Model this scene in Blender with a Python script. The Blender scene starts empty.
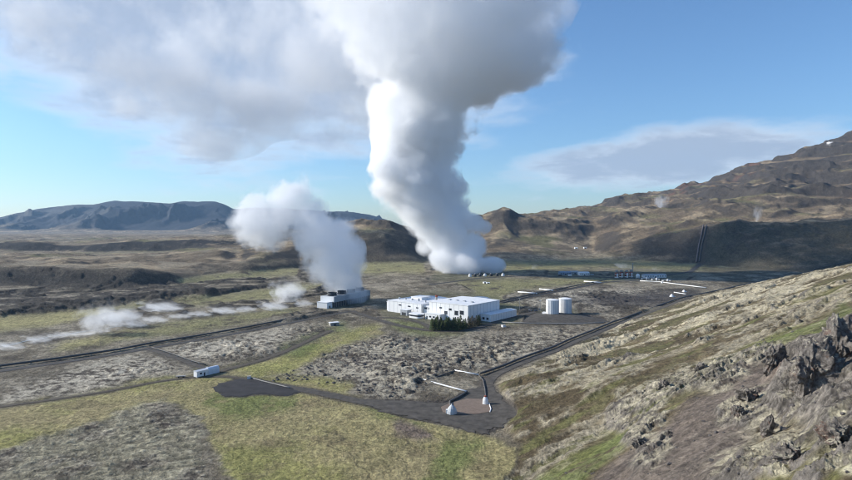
import bpy, bmesh, math, random
import numpy as np
from mathutils import Vector, Matrix
R = math.radians
random.seed(7)
rng = np.random.default_rng(11)
S = bpy.context.scene
C = S.collection

# ------------------------------------------------------------------ camera, light, exposure
HC = 100.0                       # camera height above the plain, metres
F = 568.0                        # focal length in pixels of the 852 px wide photograph
PITCH = math.atan(15.0 / F)
cam = bpy.data.cameras.new('camera'); camo = bpy.data.objects.new('camera', cam); C.objects.link(camo)
cam.sensor_width = 36; cam.lens = 36 * F / 852.0
camo.location = (0, 0, HC); camo.rotation_euler = (R(90) - PITCH, 0, 0)
cam.clip_start = 0.5; cam.clip_end = 60000
S.camera = camo

SUN_EL, SUN_DIR = 27.0, Vector((-1.0, 0.20, 0)).normalized()   # the sun stands left of the frame, a little ahead
SUN_AZ = math.degrees(math.atan2(SUN_DIR.x, SUN_DIR.y))        # clockwise from +Y
sun = bpy.data.lights.new('sun', 'SUN'); sun.energy = 4.6; sun.angle = R(0.5); sun.color = (1, .95, .87)
suno = bpy.data.objects.new('sun', sun); C.objects.link(suno)
sd = Vector((SUN_DIR.x * math.cos(R(SUN_EL)), SUN_DIR.y * math.cos(R(SUN_EL)), math.sin(R(SUN_EL))))
suno.rotation_euler = sd.to_track_quat('Z', 'Y').to_euler(); suno.location = (0, 0, 900)

S.view_settings.view_transform = 'Standard'; S.view_settings.look = 'None'
S.view_settings.gamma = 1; S.view_settings.use_curve_mapping = False
S.view_settings.exposure = 0.47
S.render.engine = 'CYCLES'
cy = S.cycles
cy.use_denoising = True; cy.denoising_prefilter = 'ACCURATE'; cy.filter_width = 1.15
cy.max_bounces = 16; cy.diffuse_bounces = 2; cy.glossy_bounces = 2; cy.transmission_bounces = 2
cy.volume_bounces = 14; cy.transparent_max_bounces = 16
cy.volume_step_rate = 1.0; cy.volume_max_steps = 256
cy.use_adaptive_sampling = True; cy.adaptive_threshold = 0.02

world = bpy.data.worlds.new('World'); S.world = world; world.use_nodes = True
nt = world.node_tree; nt.nodes.clear()


class NT:
    """tiny helper to write node graphs as expressions"""
    def __init__(s, tree): s.t = tree
    def n(s, typ, **kw):
        o = s.t.nodes.new(typ)
        for k, v in kw.items(): setattr(o, k, v)
        return o
    def put(s, sock, v):
        if isinstance(v, bpy.types.NodeSocket): s.t.links.new(v, sock)
        else: sock.default_value = v
    def m(s, op, a, b=None, c=None, clamp=False):
        o = s.n('ShaderNodeMath', operation=op, use_clamp=clamp)
        for i, v in enumerate((a, b, c)):
            if v is not None: s.put(o.inputs[i], v)
        return o.outputs[0]
    def v(s, op, a, b=None, scale=None):
        o = s.n('ShaderNodeVectorMath', operation=op)
        s.put(o.inputs[0], a)
        if b is not None: s.put(o.inputs[1], b)
        if scale is not None: s.put(o.inputs['Scale'], scale)
        return o.outputs['Value'] if op in ('LENGTH', 'DOT_PRODUCT', 'DISTANCE') else o.outputs['Vector']
    def comb(s, x, y, z):
        o = s.n('ShaderNodeCombineXYZ')
        for i, q in enumerate((x, y, z)): s.put(o.inputs[i], q)
        return o.outputs[0]
    def sep(s, a):
        o = s.n('ShaderNodeSeparateXYZ'); s.put(o.inputs[0], a); return o.outputs
    def noise(s, vec, scale, detail=4, rough=.55, lac=2.0, dist=0.0, color=False):
        o = s.n('ShaderNodeTexNoise'); s.put(o.inputs['Vector'], vec)
        o.inputs['Scale'].default_value = scale; o.inputs['Detail'].default_value = detail
        o.inputs['Roughness'].default_value = rough; o.inputs['Lacunarity'].default_value = lac
        o.inputs['Distortion'].default_value = dist
        return o.outputs['Color' if color else 0]
    def smooth(s, x, a, b, lo=0.0, hi=1.0):
        o = s.n('ShaderNodeMapRange', interpolation_type='SMOOTHSTEP')
        s.put(o.inputs[0], x)
        for i, q in enumerate((a, b, lo, hi)): s.put(o.inputs[i + 1], q)
        return o.outputs[0]
    def mix(s, f, a, b, mode='MIX'):
        o = s.n('ShaderNodeMix', data_type='RGBA', blend_type=mode)
        s.put(o.inputs[0], f); s.put(o.inputs[6], a); s.put(o.inputs[7], b); return o.outputs[2]


w = NT(nt)
sky = w.n('ShaderNodeTexSky', sky_type='NISHITA'); sky.sun_disc = False
sky.sun_elevation = R(SUN_EL); sky.sun_rotation = R(SUN_AZ)
sky.altitude = 300; sky.air_density = 1.15; sky.dust_density = 0.35; sky.ozone_density = 4.0
SKYK = 0.102
# clouds of the sky: a layer at one altitude, seen along the view direction
tc = w.n('ShaderNodeTexCoord'); d = tc.outputs['Generated']; dx, dy, dz = w.sep(d)
zc = w.m('MAXIMUM', dz, 0.02)
u_ = w.m('DIVIDE', dx, dy); v_ = w.m('DIVIDE', dz, dy)           # direction slopes, to say where the banks lie
infront = w.m('GREATER_THAN', dy, 0.05)
pl = w.comb(w.m('DIVIDE', dx, w.m('ADD', zc, .18)), w.m('DIVIDE', dy, w.m('ADD', zc, .18)), 0.0)
n1 = w.noise(pl, 1.25, 7, .56, 2.1, .25)
n2 = w.noise(w.v('ADD', pl, (7.3, 2.1, .4)), 3.1, 6, .6, 2.1, .3)


def bank(cu, cv, ru, rv, tilt=0.0):
    """soft elliptical region in direction space"""
    a = w.m('DIVIDE', w.m('SUBTRACT', u_, cu), ru)
    b = w.m('DIVIDE', w.m('SUBTRACT', w.m('SUBTRACT', v_, cv), w.m('MULTIPLY', w.m('SUBTRACT', u_, cu), tilt)), rv)
    return w.m('SUBTRACT', 1.0, w.m('SQRT', w.m('ADD', w.m('MULTIPLY', a, a), w.m('MULTIPLY', b, b))))


b1 = bank(-.34, .34, .62, .24, -.12)      # big drifting deck above the plumes
b2 = bank(.46, .122, .38, .058, .11)      # long bank on the right above the hills
b3 = bank(-.78, .27, .16, .05, .0)
b4 = bank(-.36, .15, .22, .13, -.2)
cov = w.m('MAXIMUM', w.m('MULTIPLY', b1, 1.9), w.m('MAXIMUM', w.m('MULTIPLY', b2, 1.7), w.m('MAXIMUM', w.m('MULTIPLY', b3, .7), w.m('MULTIPLY', b4, .75))))
cov = w.m('MAXIMUM', cov, -.6)
dens = w.m('ADD', cov, w.m('ADD', w.m('MULTIPLY', w.m('SUBTRACT', n1, .5), 1.7), w.m('MULTIPLY', w.m('SUBTRACT', n2, .5), .8)))
a_cl = w.m('MULTIPLY', w.smooth(dens, -.02, .75), infront)
thick = w.smooth(w.m('ADD', dens, w.m('MULTIPLY', w.m('SUBTRACT', n2, .5), 1.2)), .15, 1.0)
ccol = w.mix(thick, (.64, .69, .75, 1), (.34, .385, .47, 1))
skyc = w.mix(1.0, sky.outputs[0], (SKYK * .84, SKYK, SKYK * 1.15, 1), 'MULTIPLY')
fin = w.mix(w.m('MULTIPLY', a_cl, .86), skyc, ccol)
bg = w.n('ShaderNodeBackground'); w.put(bg.inputs[0], fin); bg.inputs[1].default_value = 1.0
wo = w.n('ShaderNodeOutputWorld'); w.t.links.new(bg.outputs[0], wo.inputs[0])

# ------------------------------------------------------------------ helpers
def mat(name, col, rough=.85, metal=0.0, nscale=0, namp=.15, bump=0, spec=.3):
    m = bpy.data.materials.new(name); m.use_nodes = True
    b = m.node_tree.nodes['Principled BSDF']
    b.inputs['Roughness'].default_value = rough; b.inputs['Metallic'].default_value = metal
    b.inputs['Specular IOR Level'].default_value = spec
    k = NT(m.node_tree)
    g = k.n('ShaderNodeNewGeometry')
    c = (*col, 1)
    n = k.noise(g.outputs['Position'], nscale or .8, 5, .6)
    f = k.m('MULTIPLY_ADD', k.m('SUBTRACT', n, .5), namp * 4, 1.0)
    k.put(b.inputs['Base Color'], k.v('SCALE', c[:3], scale=f))
    if bump:
        bn = k.n('ShaderNodeBump'); bn.inputs['Distance'].default_value = bump
        k.put(bn.inputs['Height'], k.noise(g.outputs['Position'], (nscale or .8) * 2, 6, .65)); k.put(b.inputs['Normal'], bn.outputs[0])
    return m


def mesh_obj(name, verts, faces, material, parent=None, smooth=False, loc=None, rot=0.0, mats=None, fm=None):
    me = bpy.data.meshes.new(name)
    if isinstance(verts, np.ndarray): verts = verts.tolist()
    me.from_pydata(verts, [], faces); me.update()
    for mm in (mats or [material]):
        if mm: me.materials.append(mm)
    if fm is not None: me.polygons.foreach_set('material_index', fm)
    if smooth: me.polygons.foreach_set('use_smooth', [True] * len(me.polygons))
    o = bpy.data.objects.new(name, me); C.objects.link(o)
    if parent: o.parent = parent
    if loc is not None: o.location = loc
    o.rotation_euler = (0, 0, rot)
    return o


def tag(o, label=None, cat=None, group=None, kind=None):
    if label: o['label'] = label
    if cat: o['category'] = cat
    if group: o['group'] = group
    if kind: o['kind'] = kind
    return o


def empty(name, loc, rz=0.0):
    o = bpy.data.objects.new(name, None); C.objects.link(o); o.location = loc; o.rotation_euler = (0, 0, rz); return o


class MB:
    """collects boxes, cylinders and tubes into one mesh"""
    def __init__(s): s.v = []; s.f = []
    def add(s, vs, fs):
        b = len(s.v); s.v += [tuple(map(float, q)) for q in vs]; s.f += [tuple(i + b for i in f) for f in fs]; return s
    def box(s, x0, x1, y0, y1, z0, z1, taper=0):
        t = taper
        vs = [(x0, y0, z0), (x1, y0, z0), (x1, y1, z0), (x0, y1, z0), (x0 + t, y0 + t, z1), (x1 - t, y0 + t, z1), (x1 - t, y1 - t, z1), (x0 + t, y1 - t, z1)]
        return s.add(vs, [(3, 2, 1, 0), (4, 5, 6, 7), (0, 1, 5, 4), (1, 2, 6, 5), (2, 3, 7, 6), (3, 0, 4, 7)])
    def prism(s, poly, z0, z1):
        n = len(poly)
        vs = [(x, y, z0) for x, y in poly] + [(x, y, z1) for x, y in poly]
        return s.add(vs, [tuple(range(n))[::-1], tuple(range(n, 2 * n))] + [(i, (i + 1) % n, n + (i + 1) % n, n + i) for i in range(n)])
    def lathe(s, prof, cx=0, cy=0, n=24):
        vs = []; fs = []
        for r, z in prof:
            for k in range(n): a = 2 * math.pi * k / n; vs.append((cx + r * math.cos(a), cy + r * math.sin(a), z))
        for j in range(len(prof) - 1):
            for k in range(n): fs.append((j * n + k, j * n + (k + 1) % n, (j + 1) * n + (k + 1) % n, (j + 1) * n + k))
        fs.append(tuple(range(n))[::-1]); fs.append(tuple((len(prof) - 1) * n + k for k in range(n)))
        return s.add(vs, fs)
    def tube(s, pts, r, n=8):
        pts = [Vector(p) for p in pts]; vs = []; fs = []
        for i, p in enumerate(pts):
            t = (pts[min(i + 1, len(pts) - 1)] - pts[max(i - 1, 0)]).normalized()
            a = t.cross(Vector((0, 0, 1)));
            if a.length < 1e-3: a = Vector((1, 0, 0))
            a.normalize(); b = a.cross(t)
            for k in range(n):
                q = 2 * math.pi * k / n; vs.append(p + a * (r * math.cos(q)) + b * (r * math.sin(q)))
        for i in range(len(pts) - 1):
            for k in range(n): fs.append((i * n + k, i * n + (k + 1) % n, (i + 1) * n + (k + 1) % n, (i + 1) * n + k))
        fs.append(tuple(range(n))[::-1]); fs.append(tuple((len(pts) - 1) * n + k for k in range(n)))
        return s.add(vs, fs)
    def build(s, name, material, parent=None, **kw): return mesh_obj(name, s.v, s.f, material, parent, **kw)


# ------------------------------------------------------------------ noise (numpy)
_P = rng.permutation(256).astype(np.int32); _P = np.concatenate([_P, _P])
_G = np.stack([np.cos(np.arange(256) * 2.399963), np.sin(np.arange(256) * 2.399963)], 1).astype(np.float32)


def pn(x, y, seed=0):
    x = x + seed * 37.17; y = y - seed * 51.73
    xi = np.floor(x); yi = np.floor(y); fx = (x - xi).astype(np.float32); fy = (y - yi).astype(np.float32)
    xi = xi.astype(np.int64) & 255; yi = yi.astype(np.int64) & 255
    x1 = (xi + 1) & 255; y1 = (yi + 1) & 255
    def g(a, b, dx, dy):
        h = _P[_P[a] + b]; return _G[h, 0] * dx + _G[h, 1] * dy
    u = fx * fx * fx * (fx * (fx * 6 - 15) + 10); v = fy * fy * fy * (fy * (fy * 6 - 15) + 10)
    a = g(xi, yi, fx, fy); b = g(x1, yi, fx - 1, fy); c = g(xi, y1, fx, fy - 1); d_ = g(x1, y1, fx - 1, fy - 1)
    return ((a + u * (b - a)) * (1 - v) + (c + u * (d_ - c)) * v) * 1.5


def fbm(x, y, sc, o=4, seed=0, g=.5):
    t = 0; a = 1; s_ = 1 / sc; n = 0
    for i in range(o): t = t + a * pn(x * s_, y * s_, seed + i); n += a; a *= g; s_ *= 2.03
    return t / n


def ridged(x, y, sc, o=4, seed=0, g=.5):
    t = 0; a = 1; s_ = 1 / sc; n = 0; w_ = 1
    for i in range(o):
        r = 1 - np.abs(pn(x * s_, y * s_, seed + i)) * 1.6; r = np.clip(r, 0, 1) ** 2 * w_
        t = t + a * r; n += a; w_ = np.clip(r * 1.8, 0, 1); a *= g; s_ *= 2.07
    return t / n


def sst(x, a, b): t = np.clip((x - a) / (b - a), 0, 1); return t * t * (3 - 2 * t)


# ------------------------------------------------------------------ base relief, as profiles at growing distance
def zray(py, D):
    v = (240 - py) / F
    return HC + D * (-math.sin(PITCH) + v * math.cos(PITCH)) / (math.cos(PITCH) + v * math.sin(PITCH))


def Y(px, D, py): return (px, D, float(zray(py, D)))


PR = [
 [(-300, 20, 0), (300, 20, 0), (560, 25, 4), (852, 30, 38), (1100, 35, 60)],
 [(-300, 223, 0), (520, 223, 0), (580, 190, 14.7), (640, 150, 32.7), (740, 110, 50.6), (852, 80, 64), (1000, 75, 76), (1200, 70, 82)],
 [(-300, 280, 0), (500, 280, 0), (550, 262, 5), (600, 245, 11.6), (650, 200, 27.8), (700, 165, 40), (780, 135, 51), (852, 108, 62), (1000, 100, 77), (1200, 95, 84)],
 [(-300, 360, 0), (490, 360, 0), (560, 320, 9), (640, 270, 24), (700, 225, 36.6), (780, 185, 51), (852, 150, 61.7), (1000, 140, 78), (1200, 130, 86)],
 [(-300, 454, 0), (560, 454, 0), (620, 440, 7), (700, 340, 31), (780, 260, 49.6), (852, 205, 63.9), (1000, 190, 80), (1200, 180, 88)],
 [(-300, 568, 0), (560, 560, 0), (620, 568, 0), (660, 640, 5), (700, 700, 12.5), (740, 680, 25.8), (780, 650, 39.3), (852, 600, 61), (950, 560, 84), (1200, 500, 92)],
 [(-300, 700, 0), (560, 700, 0), (640, 760, 0), (700, 800, 0), (780, 830, 0), (852, 850, 0), (1200, 860, 0)],
 [(-300, 860, 0), (0, 874, 0), (60, 885, 0), (130, 890, 0), (200, 980, 0), (240, 1050, 0), (300, 1320, 0), (360, 1420, 0), (425, 1495, 0), (500, 1600, 0), (560, 1690, 0), (620, 1620, 0), (700, 1440, 0), (760, 1262, 0), (852, 1136, 0), (1200, 1000, 0)],
 [Y(-300, 905, 262), Y(0, 905, 268), Y(60, 918, 267), Y(100, 922, 269), Y(135, 925, 267.5), Y(165, 960, 271), (200, 1030, 6), (230, 1160, 12), (250, 1280, 28), (300, 1460, 38), Y(360, 1560, 240), Y(385, 1590, 238), Y(410, 1620, 246), (428, 1640, 4), (470, 1780, 16), (520, 1850, 37), (560, 1850, 26), (592, 1830, 12), (620, 1760, 50), Y(660, 1660, 236), Y(700, 1600, 226), Y(760, 1500, 222), Y(852, 1430, 222), Y(1200, 1300, 214)],
 [Y(-300, 1300, 250), Y(0, 1300, 256), Y(60, 1300, 254), Y(100, 1300, 258), Y(130, 1300, 257), Y(160, 1300, 259), Y(200, 1330, 253), Y(225, 1400, 251), Y(240, 1500, 252), (270, 1550, 45), Y(300, 1650, 236), Y(345, 1750, 223), Y(385, 1780, 220.5), Y(410, 1800, 226), (428, 1850, 28), (470, 2000, 50), (500, 2000, 72), (520, 2050, 60), (560, 2050, 54), (592, 2000, 24), (620, 2050, 92), Y(660, 2000, 222), Y(700, 1980, 219), Y(770, 1900, 217), Y(852, 1860, 213), Y(1200, 1700, 200)],
 [(-300, 1835, 16), (0, 1835, 16), (100, 1835, 12), (170, 1830, 16), Y(210, 1800, 247), Y(240, 1850, 246), Y(300, 2000, 228), Y(360, 2050, 226), Y(410, 2150, 233), Y(440, 2300, 228), Y(470, 2400, 214), Y(497, 2400, 211), Y(508, 2400, 206.5), Y(520, 2400, 211), Y(560, 2400, 211), Y(600, 2450, 214), Y(620, 2400, 212), Y(660, 2300, 209), Y(700, 2300, 204), Y(760, 2200, 199), Y(852, 2150, 195), Y(1200, 2000, 170)],
 [Y(-300, 1890, 238), Y(0, 1890, 241.5), Y(30, 1890, 240.5), Y(60, 1890, 243), Y(85, 1890, 242.5), Y(110, 1890, 240.5), Y(150, 1890, 239), Y(185, 1890, 237.5), Y(240, 1950, 236.5), (300, 2150, 90), (410, 2300, 75), (440, 2450, 85), (470, 2550, 125), (508, 2550, 150), (560, 2550, 140), (600, 2600, 140), (660, 2450, 170), (700, 2450, 195), (760, 2350, 235), (852, 2250, 240), (1200, 2100, 330)],
 [Y(-300, 2600, 238), Y(0, 2600, 241), Y(60, 2600, 242.5), Y(110, 2600, 240), Y(240, 2650, 236), Y(300, 2700, 234), Y(410, 2800, 234), Y(470, 2900, 218), Y(508, 2900, 215), Y(560, 2950, 211), Y(600, 3000, 207), Y(620, 3000, 204), Y(660, 2950, 199), Y(700, 2850, 196), Y(760, 2700, 187), Y(852, 2500, 179), Y(1200, 2300, 130)],
 [Y(-300, 4000, 235), Y(410, 4000, 236), Y(470, 3600, 224), Y(560, 3600, 213), Y(598, 3600, 206), Y(606, 3600, 202), Y(617, 3600, 197.5), Y(640, 3600, 195), Y(665, 3600, 192), Y(690, 3600, 186), Y(720, 3600, 178), Y(745, 3550, 165), Y(760, 3500, 160), Y(800, 3500, 147), Y(830, 3500, 138), Y(852, 3500, 131), Y(950, 3500, 100), Y(1200, 3500, 70)],
 [(-300, 6500, 10), (560, 6500, 10), (620, 5500, 40), (852, 5500, 250), (1200, 5500, 300)],
 [Y(-300, 9000, 226), Y(-60, 9000, 221), Y(0, 9000, 217), Y(25, 9000, 211), Y(40, 9000, 208), Y(70, 9000, 204), Y(90, 9000, 204), Y(112, 9000, 200), Y(150, 9000, 201), Y(170, 9000, 203), Y(180, 9000, 200.5), Y(215, 9000, 200.5), Y(225, 9000, 203), Y(235, 9000, 209), Y(250, 9000, 207), Y(290, 9000, 208), Y(330, 9000, 211), Y(350, 9000, 211), Y(368, 9000, 214), Y(385, 9000, 219), Y(405, 9000, 226), (430, 9000, 10), (1200, 9000, 10)],
 [(-300, 12500, 0), (1200, 12500, 0)],
]
PXG = np.arange(-300, 1201, 1.0); LD = np.linspace(math.log(18), math.log(13000), 700)


def gsm(a, sig, axis=0):
    n = int(sig * 3) + 1; k = np.exp(-.5 * (np.arange(-n, n + 1) / sig) ** 2); k /= k.sum()
    return np.apply_along_axis(lambda q: np.convolve(np.pad(q, n, mode='edge'), k, 'valid'), axis, a)


_D = np.array([gsm(np.interp(PXG, [q[0] for q in p], [q[1] for q in p]), 5) for p in PR])
_Z = np.array([gsm(np.interp(PXG, [q[0] for q in p], [q[2] for q in p]), 2.5 if i > 7 else 7) for i, p in enumerate(PR)])
TAB = np.array([np.interp(np.exp(LD), _D[:, i], _Z[:, i]) for i in range(len(PXG))])
TAB = gsm(TAB, 1.5, 1); TAB = gsm(TAB, 1.5, 0)


def bil(T, i, j):
    i = np.clip(i, 0, T.shape[0] - 1.001); j = np.clip(j, 0, T.shape[1] - 1.001)
    a = i.astype(int); b = j.astype(int); fa = i - a; fb = j - b
    return (T[a, b] * (1 - fa) + T[a + 1, b] * fa) * (1 - fb) + (T[a, b + 1] * (1 - fa) + T[a + 1, b + 1] * fa) * fb


def depth_of(x, y):
    r = np.hypot(x, y) + 1e-6
    return np.maximum(y, r * .42)


def H0(x, y):
    x = np.asarray(x, float); y = np.asarray(y, float)
    D = depth_of(x, y); px = 426 + F * x / D
    return bil(TAB, px - PXG[0], (np.log(np.maximum(D, 19)) - LD[0]) / (LD[1] - LD[0]))


def at(px, py, dz=0.0):
    """the point of the smooth ground seen along one line of sight"""
    v = (240 - py) / F; ct, st = math.cos(PITCH), math.sin(PITCH)
    dx_, dy_, dz_ = (px - 426) / F, ct + v * st, -st + v * ct
    t = 60 * 1.004 ** np.arange(1350)
    h = H0(t * dx_, t * dy_); z = HC + t * dz_
    k = np.argmax(z < h)
    if not (z < h).any(): k = len(t) - 1
    f = (z[k - 1] - h[k - 1]) / ((z[k - 1] - h[k - 1]) - (z[k] - h[k]) + 1e-9)
    tt = t[k - 1] + f * (t[k] - t[k - 1])
    return Vector((tt * dx_, tt * dy_, float(H0(tt * dx_, tt * dy_)) + dz))


def proj(x, y, z):
    ct, st = math.cos(PITCH), math.sin(PITCH)
    f = y * ct - (z - HC) * st; u = y * st + (z - HC) * ct
    f = np.maximum(f, 1)
    return 426 + F * x / f, 240 - F * u / f


# ------------------------------------------------------------------ routes and pads (kept level in the relief)
ROADS = [  # name, pixel line on the ground, width in metres
 ('road', [(-60, 380), (0, 371), (60, 363), (120, 354), (150, 348), (200, 340), (250, 331), (300, 321), (330, 315), (352, 311)], 6, 'asphalt'),
 ('road', [(150, 349.5), (168, 355), (190, 362.5), (205, 369)], 5, 'gravel'),
 ('road', [(-60, 415), (0, 407), (60, 399), (115, 391), (140, 384.5), (180, 378), (200, 376.5), (225, 376), (245, 378), (270, 386)], 3.0, 'track'),
 ('road', [(218, 372), (240, 366), (262, 361), (285, 352), (308, 341), (330, 331)], 5, 'track'),
 ('road', [(255, 382), (285, 387), (310, 391), (335, 396), (362, 403), (395, 407), (440, 420)], 8, 'gravel'),
 ('road', [(495, 414), (492, 400), (487, 388), (484, 379), (505, 370), (535, 358), (565, 346), (590, 336), (612, 326), (640, 316), (668, 306), (692, 297)], 8, 'gravel'),
 ('road', [(352, 311), (372, 318), (395, 325), (430, 331.5), (462, 332), (478, 328), (500, 321), (520, 315), (536, 312)], 6, 'gravel'),
 ('road', [(372, 318), (400, 317), (425, 323), (432, 330)], 5, 'gravel'),
 ('road', [(500, 303), (540, 295), (580, 287), (605, 282), (640, 280.5), (700, 285)], 9, 'asphalt'),
 ('road', [(560, 276.5), (600, 277), (640, 279), (690, 272), (700, 262)], 10, 'asphalt'),
 ('track', [(700.5, 264), (701, 252), (703, 240), (705, 227)], 15, 'track'),
 ('road', [(430, 285), (480, 278), (520, 276), (560, 276.5)], 8, 'asphalt'),
]
PADS = [  # name, outline in pixels, material
 ('gravel_yard', [(215, 389), (219, 385), (235, 380), (252, 378), (275, 384), (292, 388), (300, 392), (287, 396), (262, 394), (240, 397), (224, 396)], 'black'),
 ('gravel_yard', [(362, 401), (400, 401), (430, 403), (448, 402), (468, 391), (482, 388), (498, 394), (515, 409), (517, 415), (500, 427), (484, 434), (466, 430), (440, 423), (408, 418), (380, 410)], 'gravel'),
 ('gravel_mound', [(527, 317), (548, 312), (580, 315), (602, 319), (606, 322), (560, 324), (524, 322)], 'gravel'),
]
ROADW = []
for nme, L, wd, kd in ROADS:
    P = [at(*q) for q in L]
    # even spacing
    Q = []
    for a, b in zip(P, P[1:]):
        n = max(2, int((b - a).length / 12))
        Q += [a.lerp(b, t / n) for t in range(n)]
    Q.append(P[-1]); arr = np.array([[q.x, q.y] for q in Q])
    for _ in range(3): arr[1:-1] = (arr[:-2] + 2 * arr[1:-1] + arr[2:]) / 4
    ROADW.append(arr)


def dist_roads(x, y):
    out = np.full(x.shape, 1e3, np.float32)
    for arr, (_, _, wd, _) in zip(ROADW, ROADS):
        m = (x > arr[:, 0].min() - 30) & (x < arr[:, 0].max() + 30) & (y > arr[:, 1].min() - 30) & (y < arr[:, 1].max() + 30)
        idx = np.nonzero(m)[0]; X = x[idx]; Yy = y[idx]; best = np.full(X.shape, 1e3)
        for a, b in zip(arr[:-1], arr[1:]):
            k = (np.abs(X - (a[0] + b[0]) / 2) < 40) & (np.abs(Yy - (a[1] + b[1]) / 2) < 40)
            if not k.any(): continue
            e = b - a; t = np.clip(((X[k] - a[0]) * e[0] + (Yy[k] - a[1]) * e[1]) / (e @ e + 1e-9), 0, 1)
            dd = np.hypot(X[k] - a[0] - t * e[0], Yy[k] - a[1] - t * e[1]); best[k] = np.minimum(best[k], dd - wd / 2)
        out[idx] = np.minimum(out[idx], best)
    return out


# ground cover regions, outlines given by the ground points they pass through
MX0, MY0, MW, MH = -150, 180, 1150, 330


def region(poly, blur=2.0):
    gx, gy = np.meshgrid(np.arange(MW) + MX0, np.arange(MH) + MY0)
    ins = np.zeros(gx.shape, bool); n = len(poly)
    for i in range(n):
        (x1, y1), (x2, y2) = poly[i], poly[(i + 1) % n]
        if y1 == y2: continue
        c = ((gy >= min(y1, y2)) & (gy < max(y1, y2))) & (gx < (x2 - x1) * (gy - y1) / (y2 - y1) + x1)
        ins ^= c
    f = ins.astype(float)
    return gsm(gsm(f, blur, 0), blur, 1) if blur > 0 else f


def samp(T, px, py): return bil(T, py - MY0, px - MX0)


def union(polys, blur=2.0):
    t = 0
    for p in polys: t = np.maximum(t, region(p, blur))
    return t


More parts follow.
